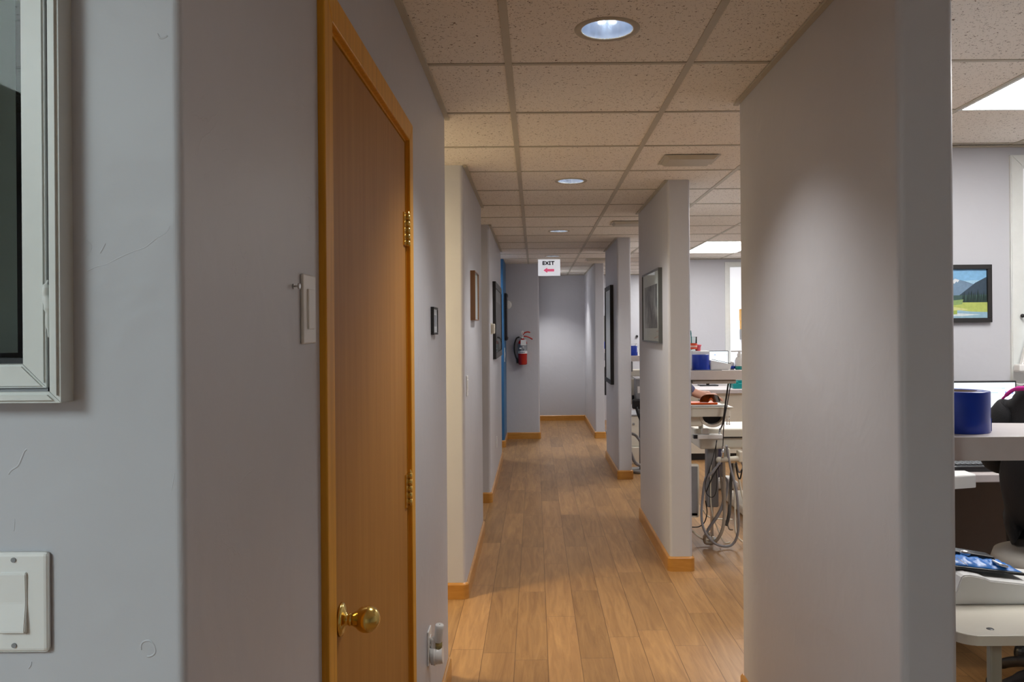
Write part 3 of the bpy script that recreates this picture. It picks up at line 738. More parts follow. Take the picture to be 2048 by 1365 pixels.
# black rounded mirror on blue wall
mr = thing('wall_mirror', 'tall black rounded mirror frame on the blue wall beside the fire extinguisher', 'mirror', (-.395, 10.62, P(1010, 634, 10.4).z)); z = mr.location.z
mb = MB(); pr = rounded([(10.40, z-.31), (10.85, z-.31), (10.85, z+.31), (10.40, z+.31)], .07)
tt = bmesh.new(); f = tt.faces.new([tt.verts.new((-.395, p.x, p.y)) for p in pr]); r = bmesh.ops.extrude_face_region(tt, geom=[f])
bmesh.ops.translate(tt, verts=[g for g in r['geom'] if isinstance(g, bmesh.types.BMVert)], vec=(.038, 0, 0)); bmesh.ops.recalc_face_normals(tt, faces=tt.faces)
bmesh.ops.bevel(tt, geom=[e for e in tt.edges if all(abs(v.co.x+.357) < 1e-5 for v in e.verts)], offset=.01, segments=3, affect='EDGES'); mb.merge(tt, BLACK); mb.build('frame', parent=mr)
mb = MB(); mb.box(-.357, -.3555, 10.44, 10.81, z-.26, z+.26, CHROME); mb.build('mirror_glass', parent=mr)
al = thing('alarm_bell', 'round white alarm sounder on the grey wall behind the black mirror', 'alarm', (0, 0, 0)); c = P(1015, 610, 11.0); al.location = (c.x, 11.0, c.z)
mb = MB(); mb.lathe([(.058, 0), (.058, .018), (.048, .034), (.03, .040), (0, .042)], c, axis=(0, -1, 0), m=WPL, n=36); mb.build('housing', parent=al)
mb = MB(); mb.lathe([(.02, .038), (.02, .046), (0, .047)], c, axis=(0, -1, 0), m=WPL, n=24); mb.build('lens', parent=al)

# ------------------------------------------------------------------ fire extinguisher
yw = 11.0; cb_ = P(1045.5, 730, yw-.08); ct = P(1045.5, 680, yw-.08); fx, fy = cb_.x, yw-.08; zb, zt = cb_.z, ct.z
fe = thing('fire_extinguisher', 'red fire extinguisher hanging on the grey wall at the end of the hallway', 'fire extinguisher', (fx, fy, zb))
R_ = .062
mb = MB(); mb.lathe([(0, .004), (R_*.8, 0), (R_, .012), (R_, zt-zb-.05), (R_*.9, zt-zb-.022), (R_*.6, zt-zb-.004), (.022, zt-zb+.006), (.02, zt-zb+.02), (0, zt-zb+.02)], (fx, fy, zb), m=RED, n=40); mb.build('cylinder', parent=fe)
hh = zt-zb
mb = MB()
lab = plain('label white', (.72, .73, .75), .5); labd = plain('label dark', (.06, .07, .10), .5)
mb.lathe([(R_+.0006, hh*.45), (R_+.0006, hh*.56)], (fx, fy, zb), m=lab, n=40)
mb.lathe([(R_+.0006, hh*.56), (R_+.0006, hh*.84)], (fx, fy, zb), m=plain('label steel', (.28, .30, .33), .4, .5), n=40)
mb.build('label_band', parent=fe)
mb = MB()
for i, (dx, z_, w_) in enumerate([(-.03, .50, .012), (-.012, .50, .012), (.006, .50, .012), (.024, .5, .010), (-.025, .60, .03), (.012, .60, .02), (-.02, .66, .045), (.01, .72, .02)]):
    a_ = math.asin(max(-.9, min(.9, dx/R_))); mb.box(fx+dx-w_/2, fx+dx+w_/2, fy-math.cos(a_)*R_-.0022, fy-math.cos(a_)*R_+.004, zb+hh*z_-.008, zb+hh*z_+.008, labd if z_ < .65 else lab)
mb.build('label_marks', parent=fe)
mb = MB(); mb.cyl((fx, fy, zb+hh+.012), (fx, fy, zb+hh+.055), .017, m=STEEL, n=20); mb.cyl((fx-.005, fy-.01, zb+hh+.035), (fx-.045, fy-.01, zb+hh+.035), .010, m=STEEL, n=16); mb.cyl((fx, fy-.014, zb+hh+.03), (fx, fy-.032, zb+hh+.03), .014, m=WPL, n=20); mb.build('valve', parent=fe)
mb = MB(); mb.tube([(fx-.005, fy, zb+hh+.062), (fx+.03, fy, zb+hh+.095), (fx+.07, fy, zb+hh+.105), (fx+.105, fy, zb+hh+.098)], .009, RED, n=8); mb.build('lever', parent=fe)
mb = MB(); mb.tube([(fx+.01, fy, zb+hh+.045), (fx+.05, fy, zb+hh+.045), (fx+.09, fy, zb+hh+.030), (fx+.135, fy, zb+hh+.005)], .009, RED, n=8); mb.build('handle', parent=fe)
mb = MB(); mb.tube([(fx-.04, fy-.01, zb+hh+.037), (fx-.08, fy-.01, zb+hh+.02), (fx-.108, fy, zb+hh-.06), (fx-.11, fy, zb+hh*.55), (fx-.095, fy, zb+hh*.35), (fx-.075, fy, zb+hh*.2)], .011, BLACK, n=12); mb.cyl((fx-.078, fy, zb+hh*.28), (fx-.068, fy, zb+.02), .012, .017, BLACK); mb.build('hose', parent=fe)
mb = MB(); mb.box(fx-.025, fx+.05, fy-.072, fy-.070, zb+hh*.78, zb+hh*1.0, lab, mat4=None); mb.build('inspection_tag', parent=fe)
mb = MB(); mb.tube([(fx+.0, fy-.02, zb+hh+.06), (fx-.012, fy-.03, zb+hh+.10), (fx+.005, fy-.03, zb+hh+.115), (fx+.012, fy-.03, zb+hh+.08)], .006, WPL, n=8); mb.build('pull_tie', parent=fe)
mb = MB(); mb.box(fx-.02, fx+.02, fy+R_-.004, yw, zb+.05, zb+hh+.03, STEEL); mb.build('wall_bracket', parent=fe)

# ------------------------------------------------------------------ bay ledges and what stands on them
LZ = 1.217
def ledge(y0, label, x1=1.95, ydep=.31, XR2=XN2[0], drawer=False):
    t = thing('wall_ledge', label, 'shelf', (XR2, y0, LZ), 'raised laminate ledges beside the stub walls')
    mb = MB(); pts = [(XR2+.001, y0), (x1, y0), (x1, y0+.18), (XR2+.001, y0+ydep)]
    mb.poly(pts, LZ-.056, LZ, LGREY, topbev=.002); mb.build('top', parent=t)
    mb = MB(); mb.box(XR2+.0005, XR2+.025, y0+.03, y0+ydep-.03, LZ-.16, LZ-.056, GREY, bev=.003); mb.build('bracket', parent=t)
    if drawer:
        mb = MB(); mb.box(XR2+.026, XR2+.30, y0+.02, y0+.16, LZ-.083, LZ-.0565, plain('taupe drawer', (.40, .36, .33), .5), bev=.006); mb.build('drawer', parent=t)
    return t
ledge(1.885, 'grey laminate ledge carrying a blue film roll, at the right edge of the photo')
ledge(5.00, 'grey laminate ledge beside the second stub wall, crowded with bottles', XR2=XN2[1], drawer=True)
ledge(8.02, 'grey laminate ledge seen between the second and third stub walls', XR2=XN2[2], x1=1.35)
ledge(11.06, 'grey laminate ledge seen as a sliver right of the last stub wall', XR2=XN2[3], x1=1.35)
def film_roll(x, y, z, r, h, label):
    t = thing('film_roll', label, 'film roll', (x, y, z), 'blue barrier film rolls on the ledges')
    mb = MB(); mb.lathe([(r*.62, .001), (r*.99, .0), (r, .002), (r, h-.002), (r*.99, h), (r*.62, h), (r*.62, .001)], (x, y, z), m=BLUEP, n=64); mb.build('blue_film', parent=t)
    mb = MB(); mb.lathe([(r*.55, .001), (r*.615, .001), (r*.615, h-.001), (r*.55, h-.001), (r*.55, .001)], (x, y, z), m=plain('cardboard core', (.35, .27, .2), .8), n=48); mb.build('cardboard_core', parent=t)
    mb = MB(); mb.box(x+r*.90, x+r+.0012, y-.02, y+.012, z+.001, z+h*.33, BLUEP); mb.build('loose_end', parent=t)
    return t
c = P(1943, 864, 1.985)
film_roll(P(1943, 864, 2.0).x-.034, 2.0, LZ, .072, .1, 'shiny blue film roll on the nearest ledge at the right edge')
film_roll(P(1401, 741, 5.09).x, 5.09, LZ, .053, .098, 'blue film roll on the second ledge beside white boxes')
film_roll(P(1264, 711, 8.10).x, 8.10, LZ, .053, .098, 'blue film roll on the third ledge, between the stub walls')
film_roll(P(1208, 697, 11.16).x+.02, 11.16, LZ, .053, .098, 'tiny blue film roll on the farthest ledge')
mb = MB(); mb.poly(rounded([(.99, 5.004), (1.165, 5.004), (1.135, 5.03), (.99, 5.03)], .004), LZ, LZ+.004, GREY); tag(mb.build('paper_pad'), 'dark flat mat under the blue roll on the second ledge', 'mat')
# white label printer on ledge 2
t = thing('white_dispenser', 'white wedge shaped dispenser beside the blue roll on the second ledge', 'dispenser', P(1437, 737, 5.14)); t.location.z = LZ; x, y = t.location.x, 5.14
mb = MB(); tt = bmesh.new(); pf = [(-.062, 0), (.058, 0), (.066, .010), (.070, .035), (-.062, .062)]
va = [tt.verts.new((x+p[0], y-.055, LZ+p[1])) for p in pf]; vb = [tt.verts.new((x+p[0], y+.05, LZ+p[1])) for p in pf]
for i in range(5): tt.faces.new([va[i], va[(i+1) % 5], vb[(i+1) % 5], vb[i]])
tt.faces.new(va); tt.faces.new(vb[::-1]); bmesh.ops.recalc_face_normals(tt, faces=tt.faces); bmesh.ops.bevel(tt, geom=tt.edges[:], offset=.004, segments=2, affect='EDGES'); mb.merge(tt, WPL); mb.build('body', parent=t)
mb = MB(); mb.tube([(x-.058, y-.057, LZ+.068), (x+.066, y-.057, LZ+.040)], .0018, BLACK, smooth=False); mb.build('slot', parent=t)
# white tissue box left behind roll with cups on it
mb = MB(); x0 = P(1383, 0, 5.2).x-.02; mb.box(x0, x0+.115, 5.165, 5.26, LZ, LZ+.118, WPL, bev=.006); tag(mb.build('tissue_box'), 'white box behind the blue roll on the second ledge', 'box')
def tumbler(x, y, z, label):
    t = thing('glass_jar', label, 'jar', (x, y, z))
    mb = MB(); mb.lathe([(0, .001), (.026, 0), (.028, .004), (.029, .09), (.031, .092), (.0275, .09), (.0265, .006), (0, .006)], (x, y, z), m=GLASS, n=32); mb.build('glass', parent=t)
    mb = MB(); mb.lathe([(.0293, .012), (.0298, .05)], (x, y, z), m=plain('orange red label', (.80, .09, .03), .5), n=32); mb.build('label_band', parent=t)
    mb = MB(); mb.lathe([(.0300, .024), (.0301, .036)], (x, y, z), m=plain('pale stripe', (.85, .5, .4), .5), n=32); mb.build('stripe', parent=t)
    return t
tumbler(P(1385, 705, 5.2).x, 5.2, LZ+.118, 'clear jar with an orange label on the white box')
x = P(1384, 690, 5.2).x
mb = MB(); mb.tube([(x-.002, 5.2, LZ+.126), (x-.004, 5.2, LZ+.20), (x-.010, 5.2, LZ+.25)], [.003, .003, .005], TEAL, n=8); tag(mb.build('toothbrush'), 'teal brush handle standing in the clear jar', 'brush')
x = P(1396, 704, 5.215).x
mb = MB(); mb.lathe([(0, 0), (.016, 0), (.018, .03), (.021, .031), (.022, .04), (.0195, .04), (.015, .004), (0, .004)], (x, 5.215, LZ+.118), m=PINKR, n=28); tag(mb.build('plastic_cup'), 'small pink cup beside the clear jar on the white box', 'cup')
# pump bottle
def pump_bottle(x, y, z, label, body=WPL, base=TEAL, group='pump bottles on the ledges'):
    t = thing('pump_bottle', label, 'bottle', (x, y, z), group)
    mb = MB(); mb.lathe([(0, 0), (.026, 0), (.027, .004), (.027, .022), (0, .022)], (x, y, z), m=base, n=32); mb.build('foot_band', parent=t)
    mb = MB(); mb.lathe([(.026, .022), (.0265, .06), (.022, .075), (.012, .083), (.012, .088), (0, .088)], (x, y, z), m=body, n=32); mb.build('bottle_body', parent=t)
    mb = MB(); mb.lathe([(.0145, .085), (.0145, .100), (.008, .103), (.008, .115), (0, .115)], (x, y, z), m=WPL, n=24)
    mb.box(x-.052, x+.014, y-.007, y+.007, z+.112, z+.121, WPL, bev=.003); mb.build('pump', parent=t)
    return t
pump_bottle(P(1479, 737, 5.12).x, 5.12, LZ, 'white pump bottle with a teal foot on the second ledge')
pump_bottle(P(1269, 0, 8.18).x-.012, 8.20, LZ, 'white pump bottle on the third ledge behind the blue roll', WPL, WPL)
x = P(1461, 0, 5.16).x
t = thing('spray_bottle', 'small white bottle with a blue trigger on the second ledge', 'bottle', (x, 5.16, LZ))
mb = MB(); mb.lathe([(0, 0), (.013, 0), (.014, .004), (.014, .04), (.008, .05), (0, .05)], (x-.006, 5.16, LZ), m=WPL, n=24); mb.build('bottle_body', parent=t)
mb = MB(); mb.box(x-.022, x+.014, 5.135, 5.146, LZ+.004, LZ+.022, BLUEP, bev=.003); mb.box(x+.006, x+.016, 5.135, 5.146, LZ+.018, LZ+.062, BLUEP, bev=.003); mb.build('trigger', parent=t)
# far desk with monitor, mouthwash pack, cabinet
def desk(x0, x1, y0, y1, z, label, pan):
    t = thing('desk', label, 'desk', (x0, y0, 0), 'laminate desks on the bay walls')
    mb = MB(); mb.box(x0, x1, y0, y1, z-.045, z, LGREY, bev=.004); mb.build('worktop', parent=t)
    mb = MB(); mb.box(x0+.03, x1-.02, y0+.06, y1-.01, .08, z-.045, pan); mb.build('cabinet_body', parent=t)
    mb = MB(); mb.box(x0+.05, x1-.04, y0+.12, y1-.02, 0, .08, BLACK); mb.build('toe_kick', parent=t)
    return t
desk(1.6, 3.2, 9.0, 10.39, .80, 'laminate desk on cream cabinets below the far bay window', CREAM)
# near desk (open knee space with dark panel)
nd = thing('desk', 'laminate desk under the mountain painting, where the black clad person sits', 'desk', (1.95, 3.4, 0), 'laminate desks on the bay walls')
mb = MB(); mb.box(1.72, 3.2, 3.44, 4.04, .810, .845, LGREY, bev=.004); mb.build('worktop', parent=nd)
mb = MB(); mb.box(1.74, 3.2, 3.98, 4.04, 0, .81, DARKBR); mb.build('knee_panel', parent=nd)
mb = MB(); mb.box(1.74, 1.78, 3.50, 3.98, 0, .81, DARKBR); mb.build('side_panel', parent=nd)
mb = MB(); a = P(1911, 957, 3.36)
mb.poly(rounded([(1.62, 3.30), (1.84, 3.36), (1.84, 3.46), (1.62, 3.46)], {1: .03}), .806, .86, WPL, topbev=.006); mb.build('keyboard_tray', parent=nd)
def monitor(cx, y, z0, ztop, w_, label, ui):
    t = thing('computer_monitor', label, 'monitor', (cx, y, z0), 'monitors on the bay desks')
    zb = ztop-w_*.58
    mb = MB(); mb.box(cx-w_/2, cx+w_/2, y, y+.025, zb, ztop, BLACK, bev=.003); mb.build('housing', parent=t)
    mb = MB(); mb.box(cx-w_/2+.008, cx+w_/2-.008, y-.0015, y, zb+.014, ztop-.008, SCREEN); mb.build('screen', parent=t)
    mb = MB(); c1_ = plain('interface grey', (.4, .5, .6), .5, emit=(.5, .6, .72), es=.5); c2_ = plain('interface indigo', (.1, .15, .4), .5, emit=(.18, .25, .55), es=.8)
    for (fx_, fz_, fw_, fh_, k_) in ui:
        mb.box(cx-w_/2+fx_*w_, cx-w_/2+(fx_+fw_)*w_, y-.0022, y-.0012, ztop-(fz_+fh_)*w_*.58, ztop-fz_*w_*.58, c2_ if k_ else c1_)
    mb.build('interface_marks', parent=t)
    mb = MB(); mb.cyl((cx, y+.045, z0+.012), (cx, y+.045, zb+.1), .018, m=BLACK); mb.box(cx-.03, cx+.03, y+.02, y+.06, zb+.08, zb+.14, BLACK); mb.box(cx-.11, cx+.11, y-.04, y+.11, z0, z0+.014, BLACK, bev=.004); mb.build('stand', parent=t)
    return t
SCREEN = emit_mat('white screen', (.68, .88, 1.0), .52)
ui = [(.03, .10, .90, .006, 0), (.48, .165, .04, .02, 0), (.55, .165, .06, .02, 0), (.64, .150, .045, .045, 1), (.71, .165, .03, .02, 0), (.76, .165, .08, .015, 0), (.90, .155, .012, .03, 1), (.925, .155, .012, .03, 0), (.95, .155, .02, .035, 1), (.87, .105, .03, .015, 0), (.60, .43, .35, .006, 0)]
mx_ = P(2033, 762, 3.86)
monitor(mx_.x-.28, 3.86, .846, mx_.z, .56, 'lit monitor on the near desk behind the blue film roll', ui)
mx2 = P(1457, 702, 9.6)
monitor(mx2.x-.24, 9.6, .80, mx2.z, .48, 'lit monitor seen through the gap over the second ledge', ui)
kb = thing('keyboard', 'black curved keyboard under the near ledge in front of the lit monitor', 'keyboard', (1.78, 3.62, .846))
mb = MB(); mb.poly(rounded([(1.80, 3.50), (2.17, 3.50), (2.19, 3.68), (1.78, 3.68)], .03), .846, .871, BLACK, topbev=.008); mb.build('case', parent=kb)
mb = MB(); kg = plain('key caps', (.05, .05, .055), .4)
for r_ in range(5):
    for q in range(15): mb.box(1.815+q*.0235, 1.834+q*.0235, 3.525+r_*.029, 3.548+r_*.029, .869, .877, kg, bev=.002, seg=1)
mb.build('keys', parent=kb)
# mouthwash carton and teal caddy on the far desk
t = thing('mouthwash_carton', 'white and teal carton with dark letters on the far desk', 'carton', (0, 0, 0)); yy = 9.25; c = P(1474, 784, yy); t.location = (c.x, yy, .80)
mb = MB(); mb.box(c.x-.07, c.x+.12, yy-.04, yy+.08, .935, 1.02, WPL, bev=.003); mb.box(c.x-.07, c.x+.12, yy-.04, yy+.08, .80, .935, TEAL, bev=.003); mb.build('box_body', parent=t)
q = P(1474, 762.5, yy-.042); text_mesh('carton_letters', 'RINE', .050, BLACKM, Matrix.Translation((q.x, yy-.0415, .985)) @ FRONT, t, bold=.001)
mb = MB(); mb.box(c.x-.055, c.x+.10, yy-.042, yy-.039, .89, .93, plain('pale teal print', (.45, .62, .6), .5)); mb.build('print_band', parent=t)
mb = MB(); y_ = 9.12; x = P(1470, 0, y_).x
mb.box(x-.06, x+.14, y_-.03, y_+.04, .80, .86, TEAL, bev=.008); mb.box(x-.03, x+.0, y_-.03, y_+.04, .86, .885, TEAL, bev=.006); tag(mb.build('teal_caddy'), 'low teal caddy in front of the lettered carton on the far desk', 'caddy')
# yellow sharps container on the far window casing
c = P(1498, 640, 10.2)
t = thing('sharps_container', 'yellow container on a grey wall bracket beside the near right wall edge', 'container', (c.x, 10.3, c.z-.26))
mb = MB(); mb.box(c.x-.085, c.x+.085, 10.21, 10.36, c.z-.01, c.z+.14, YEL, bev=.008); mb.box(c.x-.078, c.x+.078, 10.22, 10.36, c.z-.12, c.z-.01, YEL, bev=.006); mb.build('container_body', parent=t)
mb = MB(); mb.box(c.x-.05, c.x+.05, 10.214, 10.222, c.z-.115, c.z-.04, plain('olive window', (.09, .10, .02), .4)); mb.build('label_window', parent=t)
mb = MB(); mb.box(c.x-.075, c.x+.075, 10.24, 10.382, c.z-.25, c.z-.12, GREY, bev=.006); mb.box(c.x-.05, c.x+.02, 10.26, 10.382, c.z-.33, c.z-.25, GREY, bev=.004); mb.box(c.x-.04, c.x+.04, 10.36, 10.384, c.z-.25, c.z+.1, GREY); mb.build('bracket', parent=t)
mb = MB(); c = P(1273.5, 673, 13.2); mb.cyl((c.x, 13.17, c.z), (c.x, 13.2, c.z), .02, m=BLACK, n=16); tag(mb.build('coat_peg'), 'tiny dark peg on the end wall between the stub walls', 'peg')

# ------------------------------------------------------------------ dental equipment, second bay
def dental_unit(base, label, full=True):
    bx_, by_ = base
    o = thing('dental_delivery_unit', label, 'dental unit', (bx_, by_, 0), 'dental delivery units')
    X = lambda px, Y=5.5: (px-VX)*Y/F
    Q = lambda px, py, Y: tuple(P(px, py, Y))
    mb = MB(); mb.box(X(1397), X(1397)+.42, 5.50, 5.86, .655, .745, CREAM, bev=.018, seg=3); mb.build('body', parent=o)
    mb = MB(); mb.poly(rounded([(X(1386), 5.46), (X(1386)+.46, 5.46), (X(1386)+.46, 5.88), (X(1386), 5.88)], .03), .745, .80, CREAM, topbev=.010); mb.build('top_cover', parent=o)
    mb = MB(); mb.box(X(1390), X(1390)+.43, 5.475, 5.86, .735, .747, BLACK); mb.build('shadow_gap', parent=o)
    mb = MB(); mb.box(X(1392, 5.4), X(1442, 5.4), 5.37, 5.43, .742, .772, WPL, bev=.005); mb.box(X(1402, 5.4), X(1416, 5.4), 5.38, 5.42, .772, .812, WPL, bev=.006); mb.box(X(1385, 5.4), X(1392, 5.4), 5.38, 5.42, .744, .77, BLACK); mb.build('control_arm', parent=o)
    mb = MB(); mb.cyl(Q(1439, 870, 5.4), Q(1440, 857, 5.4), .007, m=STEEL, n=14); mb.build('arm_socket', parent=o)
    mb = MB(); mb.cyl((X(1436, 5.42), 5.42, .595), (X(1436, 5.42)+.20, 5.42, .61), .018, m=IVORY, n=20); mb.sphere((X(1436, 5.42), 5.42, .595), .021, IVORY); mb.box(X(1474, 5.42), X(1474, 5.42)+.03, 5.40, 5.47, .58, .655, IVORY, bev=.008)
    mb.box(X(1450, 5.42), X(1450, 5.42)+.03, 5.42, 5.52, .60, .67, IVORY, bev=.006); mb.build('handpiece_bar', parent=o)
    mb = MB(); mb.box(X(1411, 5.6), X(1434, 5.6), 5.58, 5.66, .24, .66, GREY, bev=.01); mb.build('column', parent=o)
    mb = MB(); mb.box(X(1384, 5.5)-.25, X(1384, 5.5)+.035, 5.46, 5.50, .20, .56, CREAM, bev=.012)
    mb.box(X(1384, 5.5)-.25, X(1384, 5.5)+.022, 5.455, 5.462, .23, .545, GREY); mb.box(X(1384, 5.5)-.25, X(1384, 5.5)+.02, 5.46, 5.80, .20, .23, CREAM); mb.box(X(1384, 5.5)-.20, X(1384, 5.5)-.16, 5.50, 5.70, 0, .20, GREY); mb.build('side_cabinet', parent=o)
    mb = MB(); mb.cyl(Q(1445, 917, 5.38), Q(1446, 893, 5.38), .0085, .0075, CHROME, n=16); mb.cyl(Q(1445, 907, 5.38), Q(1445.3, 903, 5.38), .0100, m=CHROME, n=16); mb.build('handpiece_coupling', parent=o)
    hoses = [
        ([(1447, 918), (1448, 960), (1449, 1010), (1447, 1050), (1438, 1075), (1425, 1086), (1411, 1086), (1410, 1074), (1420, 1068)], .011, TAN, 5.42),
        ([(1453, 892), (1455, 905), (1462, 940), (1472, 980), (1477, 1030), (1475, 1070), (1464, 1090), (1445, 1093), (1425, 1084), (1408, 1060), (1403, 1030), (1406, 990), (1411, 960), (1425, 945), (1440, 925)], .0085, HOSEG, 5.39),
        ([(1440, 930), (1444, 950), (1455, 965), (1450, 1000), (1437, 1030), (1420, 1055), (1408, 1075)], .009, HOSEG, 5.46),
        ([(1440, 932), (1443, 970), (1446, 1000), (1440, 1020), (1428, 1040), (1415, 1060)], .008, TAN, 5.50),
        ([(1466, 928), (1462, 960), (1460, 1000), (1458, 1030), (1452, 1052)], .012, plain('dark hose', (.10, .095, .09), .5), 5.52),
        ([(1468, 928), (1469, 980), (1470, 1030), (1471, 1062), (1478, 1078), (1488, 1086)], .006, IVORY, 5.48),
        ([(1456, 960), (1458, 1010), (1455, 1040), (1458, 1058), (1466, 1060)], .005, TAN, 5.50),
        ([(1472, 925), (1478, 945), (1486, 935), (1480, 918)], .006, HOSEG, 5.44),
        ([(1470, 928), (1478, 960), (1484, 990), (1490, 1010)], .007, IVORY, 5.46),
        ([(1472, 928), (1475, 950), (1480, 958), (1484, 940)], .005, BLACK, 5.43),
        ([(1422, 930), (1421, 990), (1425, 1030), (1436, 1060), (1448, 1085), (1460, 1088)], .0045, IVORY, 5.55),
        ([(1384, 1062), (1395, 1072), (1410, 1080), (1424, 1079), (1426, 1074)], .007, IVORY, 5.50),
        ([(1406, 1020), (1414, 1032), (1432, 1038), (1465, 1040)], .005, IVORY, 5.9),
    ]
    for pts, r_, m_, Y_ in hoses:
        mb = MB(); pp = []
        for i, (px, py) in enumerate(pts):
            v = P(px, py, Y_ + .02*math.sin(i*1.3)); v.z = max(v.z, r_+.001); pp.append(v)
        mb.tube(pp, r_, m_, n=10); mb.build('hose', parent=o)
    mb = MB(); mb.tube([Q(1434, 881, 5.36), Q(1425, 920, 5.37), Q(1411, 965, 5.37), Q(1412, 985, 5.37), Q(1421, 995, 5.37), Q(1430, 990, 5.37), Q(1434, 965, 5.37), Q(1431, 920, 5.37), Q(1433, 881, 5.36)], .0026, BLACK, n=8); mb.build('black_cord', parent=o)
    mb = MB(); mb.tube([Q(1440, 930, 5.45), Q(1425, 955, 5.45), Q(1412, 985, 5.45)], .004, BLACK, n=8); mb.build('black_cord', parent=o)
    mb = MB(); mb.tube([Q(1411, 1002, 5.6), Q(1414, 1025, 5.6), Q(1409, 1045, 5.6), Q(1398, 1054, 5.6), Q(1384, 1055, 5.6)], .004, BLACK, n=8); mb.build('black_cord', parent=o)
    mb = MB(); mb.box(X(1414, 5.6), X(1431, 5.6), 5.58, 5.66, 0, .02, GREY, bev=.006); mb.box(X(1420, 5.6), X(1424, 5.6), 5.60, 5.64, .03, .25, STEEL); mb.build('foot', parent=o)
    return o
du = dental_unit((1.25, 5.6), 'cream dental delivery unit with looping hoses in the second bay')
# black cords from the ledge down to the unit
mb = MB(); mb.tube([P(1458, 758, 5.17), P(1452, 800, 5.18), P(1446, 845, 5.20), P(1440, 860, 5.38)], .0055, BLACK, n=8); tag(mb.build('black_cable'), 'thick black cable from the second ledge down to the white arm', 'cable', 'black cables under the second ledge')
mb = MB(); mb.tube([P(1463, 758, 5.14), P(1456, 800, 5.15), P(1448, 845, 5.17), P(1446, 893, 5.38)], .0032, BLACK, n=8); tag(mb.build('black_cable'), 'thin black cable from the second ledge to the chrome coupling', 'cable', 'black cables under the second ledge')
# instrument tray on its arm
t = thing('instrument_tray', 'cream instrument tray under the second ledge holding orange safety glasses', 'tray', (1.12, 5.35, .9))
xa, xb = P(1383, 0, 5.3).x-.05, P(1452, 0, 5.3).x; zt_, zb_ = P(1420, 813, 5.3).z, P(1420, 832, 5.3).z
mb = MB(); mb.poly(rounded([(xa, 5.24), (xb, 5.24), (xb, 5.50), (xa, 5.50)], .03), zb_, zt_, CREAM, topbev=.008); mb.box(xa, xb+.012, 5.23, 5.47, zt_-.008, zt_, CREAM, bev=.003); mb.build('tray_body', parent=t)
mb = MB(); c = P(1426, 832, 5.33)
tt = bmesh.new(); n = 20; R1_, R2_ = .085, .068
va = []; 
outer = [(-R1_*math.cos(PI*i/n), -R1_*math.sin(PI*i/n)*.9) for i in range(n+1)]; inner = [(-R2_*math.cos(PI*i/n), -R2_*math.sin(PI*i/n)*.85) for i in range(n+1)]
for yy in (5.29, 5.36): va.append([[tt.verts.new((c.x-.01+p[0], yy, zb_+p[1])) for p in l] for l in (outer, inner)])
for i in range(n):
    for a_, b_ in ((va[0][0], va[0][1]), (va[1][1], va[1][0])): tt.faces.new([a_[i], a_[i+1], b_[i+1], b_[i]])
    for k in (0, 1):
        A, B = va[0][k], va[1][k]; tt.faces.new([A[i], B[i], B[i+1], A[i+1]])
bmesh.ops.recalc_face_normals(tt, faces=tt.faces); mb.merge(tt, CREAM)
mb.box(xa-.02, xa+.10, 5.30, 5.42, zb_-.07, zb_, CREAM, bev=.008); mb.build('yoke', parent=t)
mb = MB(); tt = bmesh.new(); ff = tt.faces.new([tt.verts.new((c.x-.01+p[0]*.98, 5.34, zb_+p[1]*.98)) for p in inner]); r = bmesh.ops.extrude_face_region(tt, geom=[ff])
bmesh.ops.translate(tt, verts=[g for g in r['geom'] if isinstance(g, bmesh.types.BMVert)], vec=(0, .015, 0)); bmesh.ops.recalc_face_normals(tt, faces=tt.faces); mb.merge(tt, BLACK); mb.build('black_hub', parent=t)
mb = MB(); mb.cyl((c.x-.05, 5.482, .801), (c.x-.05, 5.482, zb_), .016, m=CREAM); mb.build('support_post', parent=t)
for dx in (.085, .10):
    mb = MB(); mb.sphere((c.x+dx, 5.30, zb_-.055), .006, CHROME); mb.cyl((c.x+dx, 5.30, zb_-.05), (c.x+dx, 5.30, zb_-.001), .003, m=CHROME); mb.build('knob', parent=t)
# orange and clear lids
mb = MB(); a, b = P(1383, 800, 5.3), P(1433, 806, 5.3); mb.box(a.x-.02, b.x, 5.26, 5.38, zt_+.014, zt_+.026, ORANGE, bev=.004); tag(mb.build('orange_lid'), 'flat orange lid lying on the instrument tray', 'lid')
mb = MB(); mb.box(a.x-.02, b.x+.04, 5.25, 5.42, zt_+.001, zt_+.013, WPL, bev=.004); tag(mb.build('instrument_case'), 'white case between the cream tray and the orange lid', 'case')
# safety glasses
gl = thing('safety_glasses', 'tinted wraparound safety glasses resting on the orange lid', 'glasses', (P(1414, 0, 5.3).x, 5.30, zt_+.026)); gx, gz = gl.location.x, zt_+.027
mb = MB(); tt = bmesh.new(); cols = []
n = 24
for i in range(n+1):
    a_ = -1.15+2.3*i/n; x_ = .068*math.sin(a_)/math.sin(1.15); y_ = -.045*math.cos(a_)
    hgt = .052*(1-abs(i/n*2-1)**3*.75); nose = .022*max(0, 1-abs(x_)/.016)
    cols.append((tt.verts.new((gx+x_, 5.32+y_, gz+nose)), tt.verts.new((gx+x_, 5.32+y_*.9, gz+hgt))))
for p, q in zip(cols, cols[1:]): f = tt.faces.new([p[0], q[0], q[1], p[1]]); f.smooth = True
bmesh.ops.solidify(tt, geom=tt.faces[:], thickness=.002); mb.merge(tt, plain('dark amber lens', (.07, .035, .005), .1, coat=.6)); mb.build('lens', parent=gl)
mb = MB()
for s in (-1, 1): mb.tube([(gx+s*.067, 5.305, gz+.012), (gx+s*.066, 5.35, gz+.012), (gx+s*.055, 5.40, gz+.004)], .003, BLACK, n=8)
mb.build('temples', parent=gl)
mb = MB(); mb.tube([(gx-.012, 5.275, gz+.012), (gx, 5.273, gz+.028), (gx+.012, 5.275, gz+.012)], .003, ORANGE, n=8); mb.build('nose_pad', parent=gl)
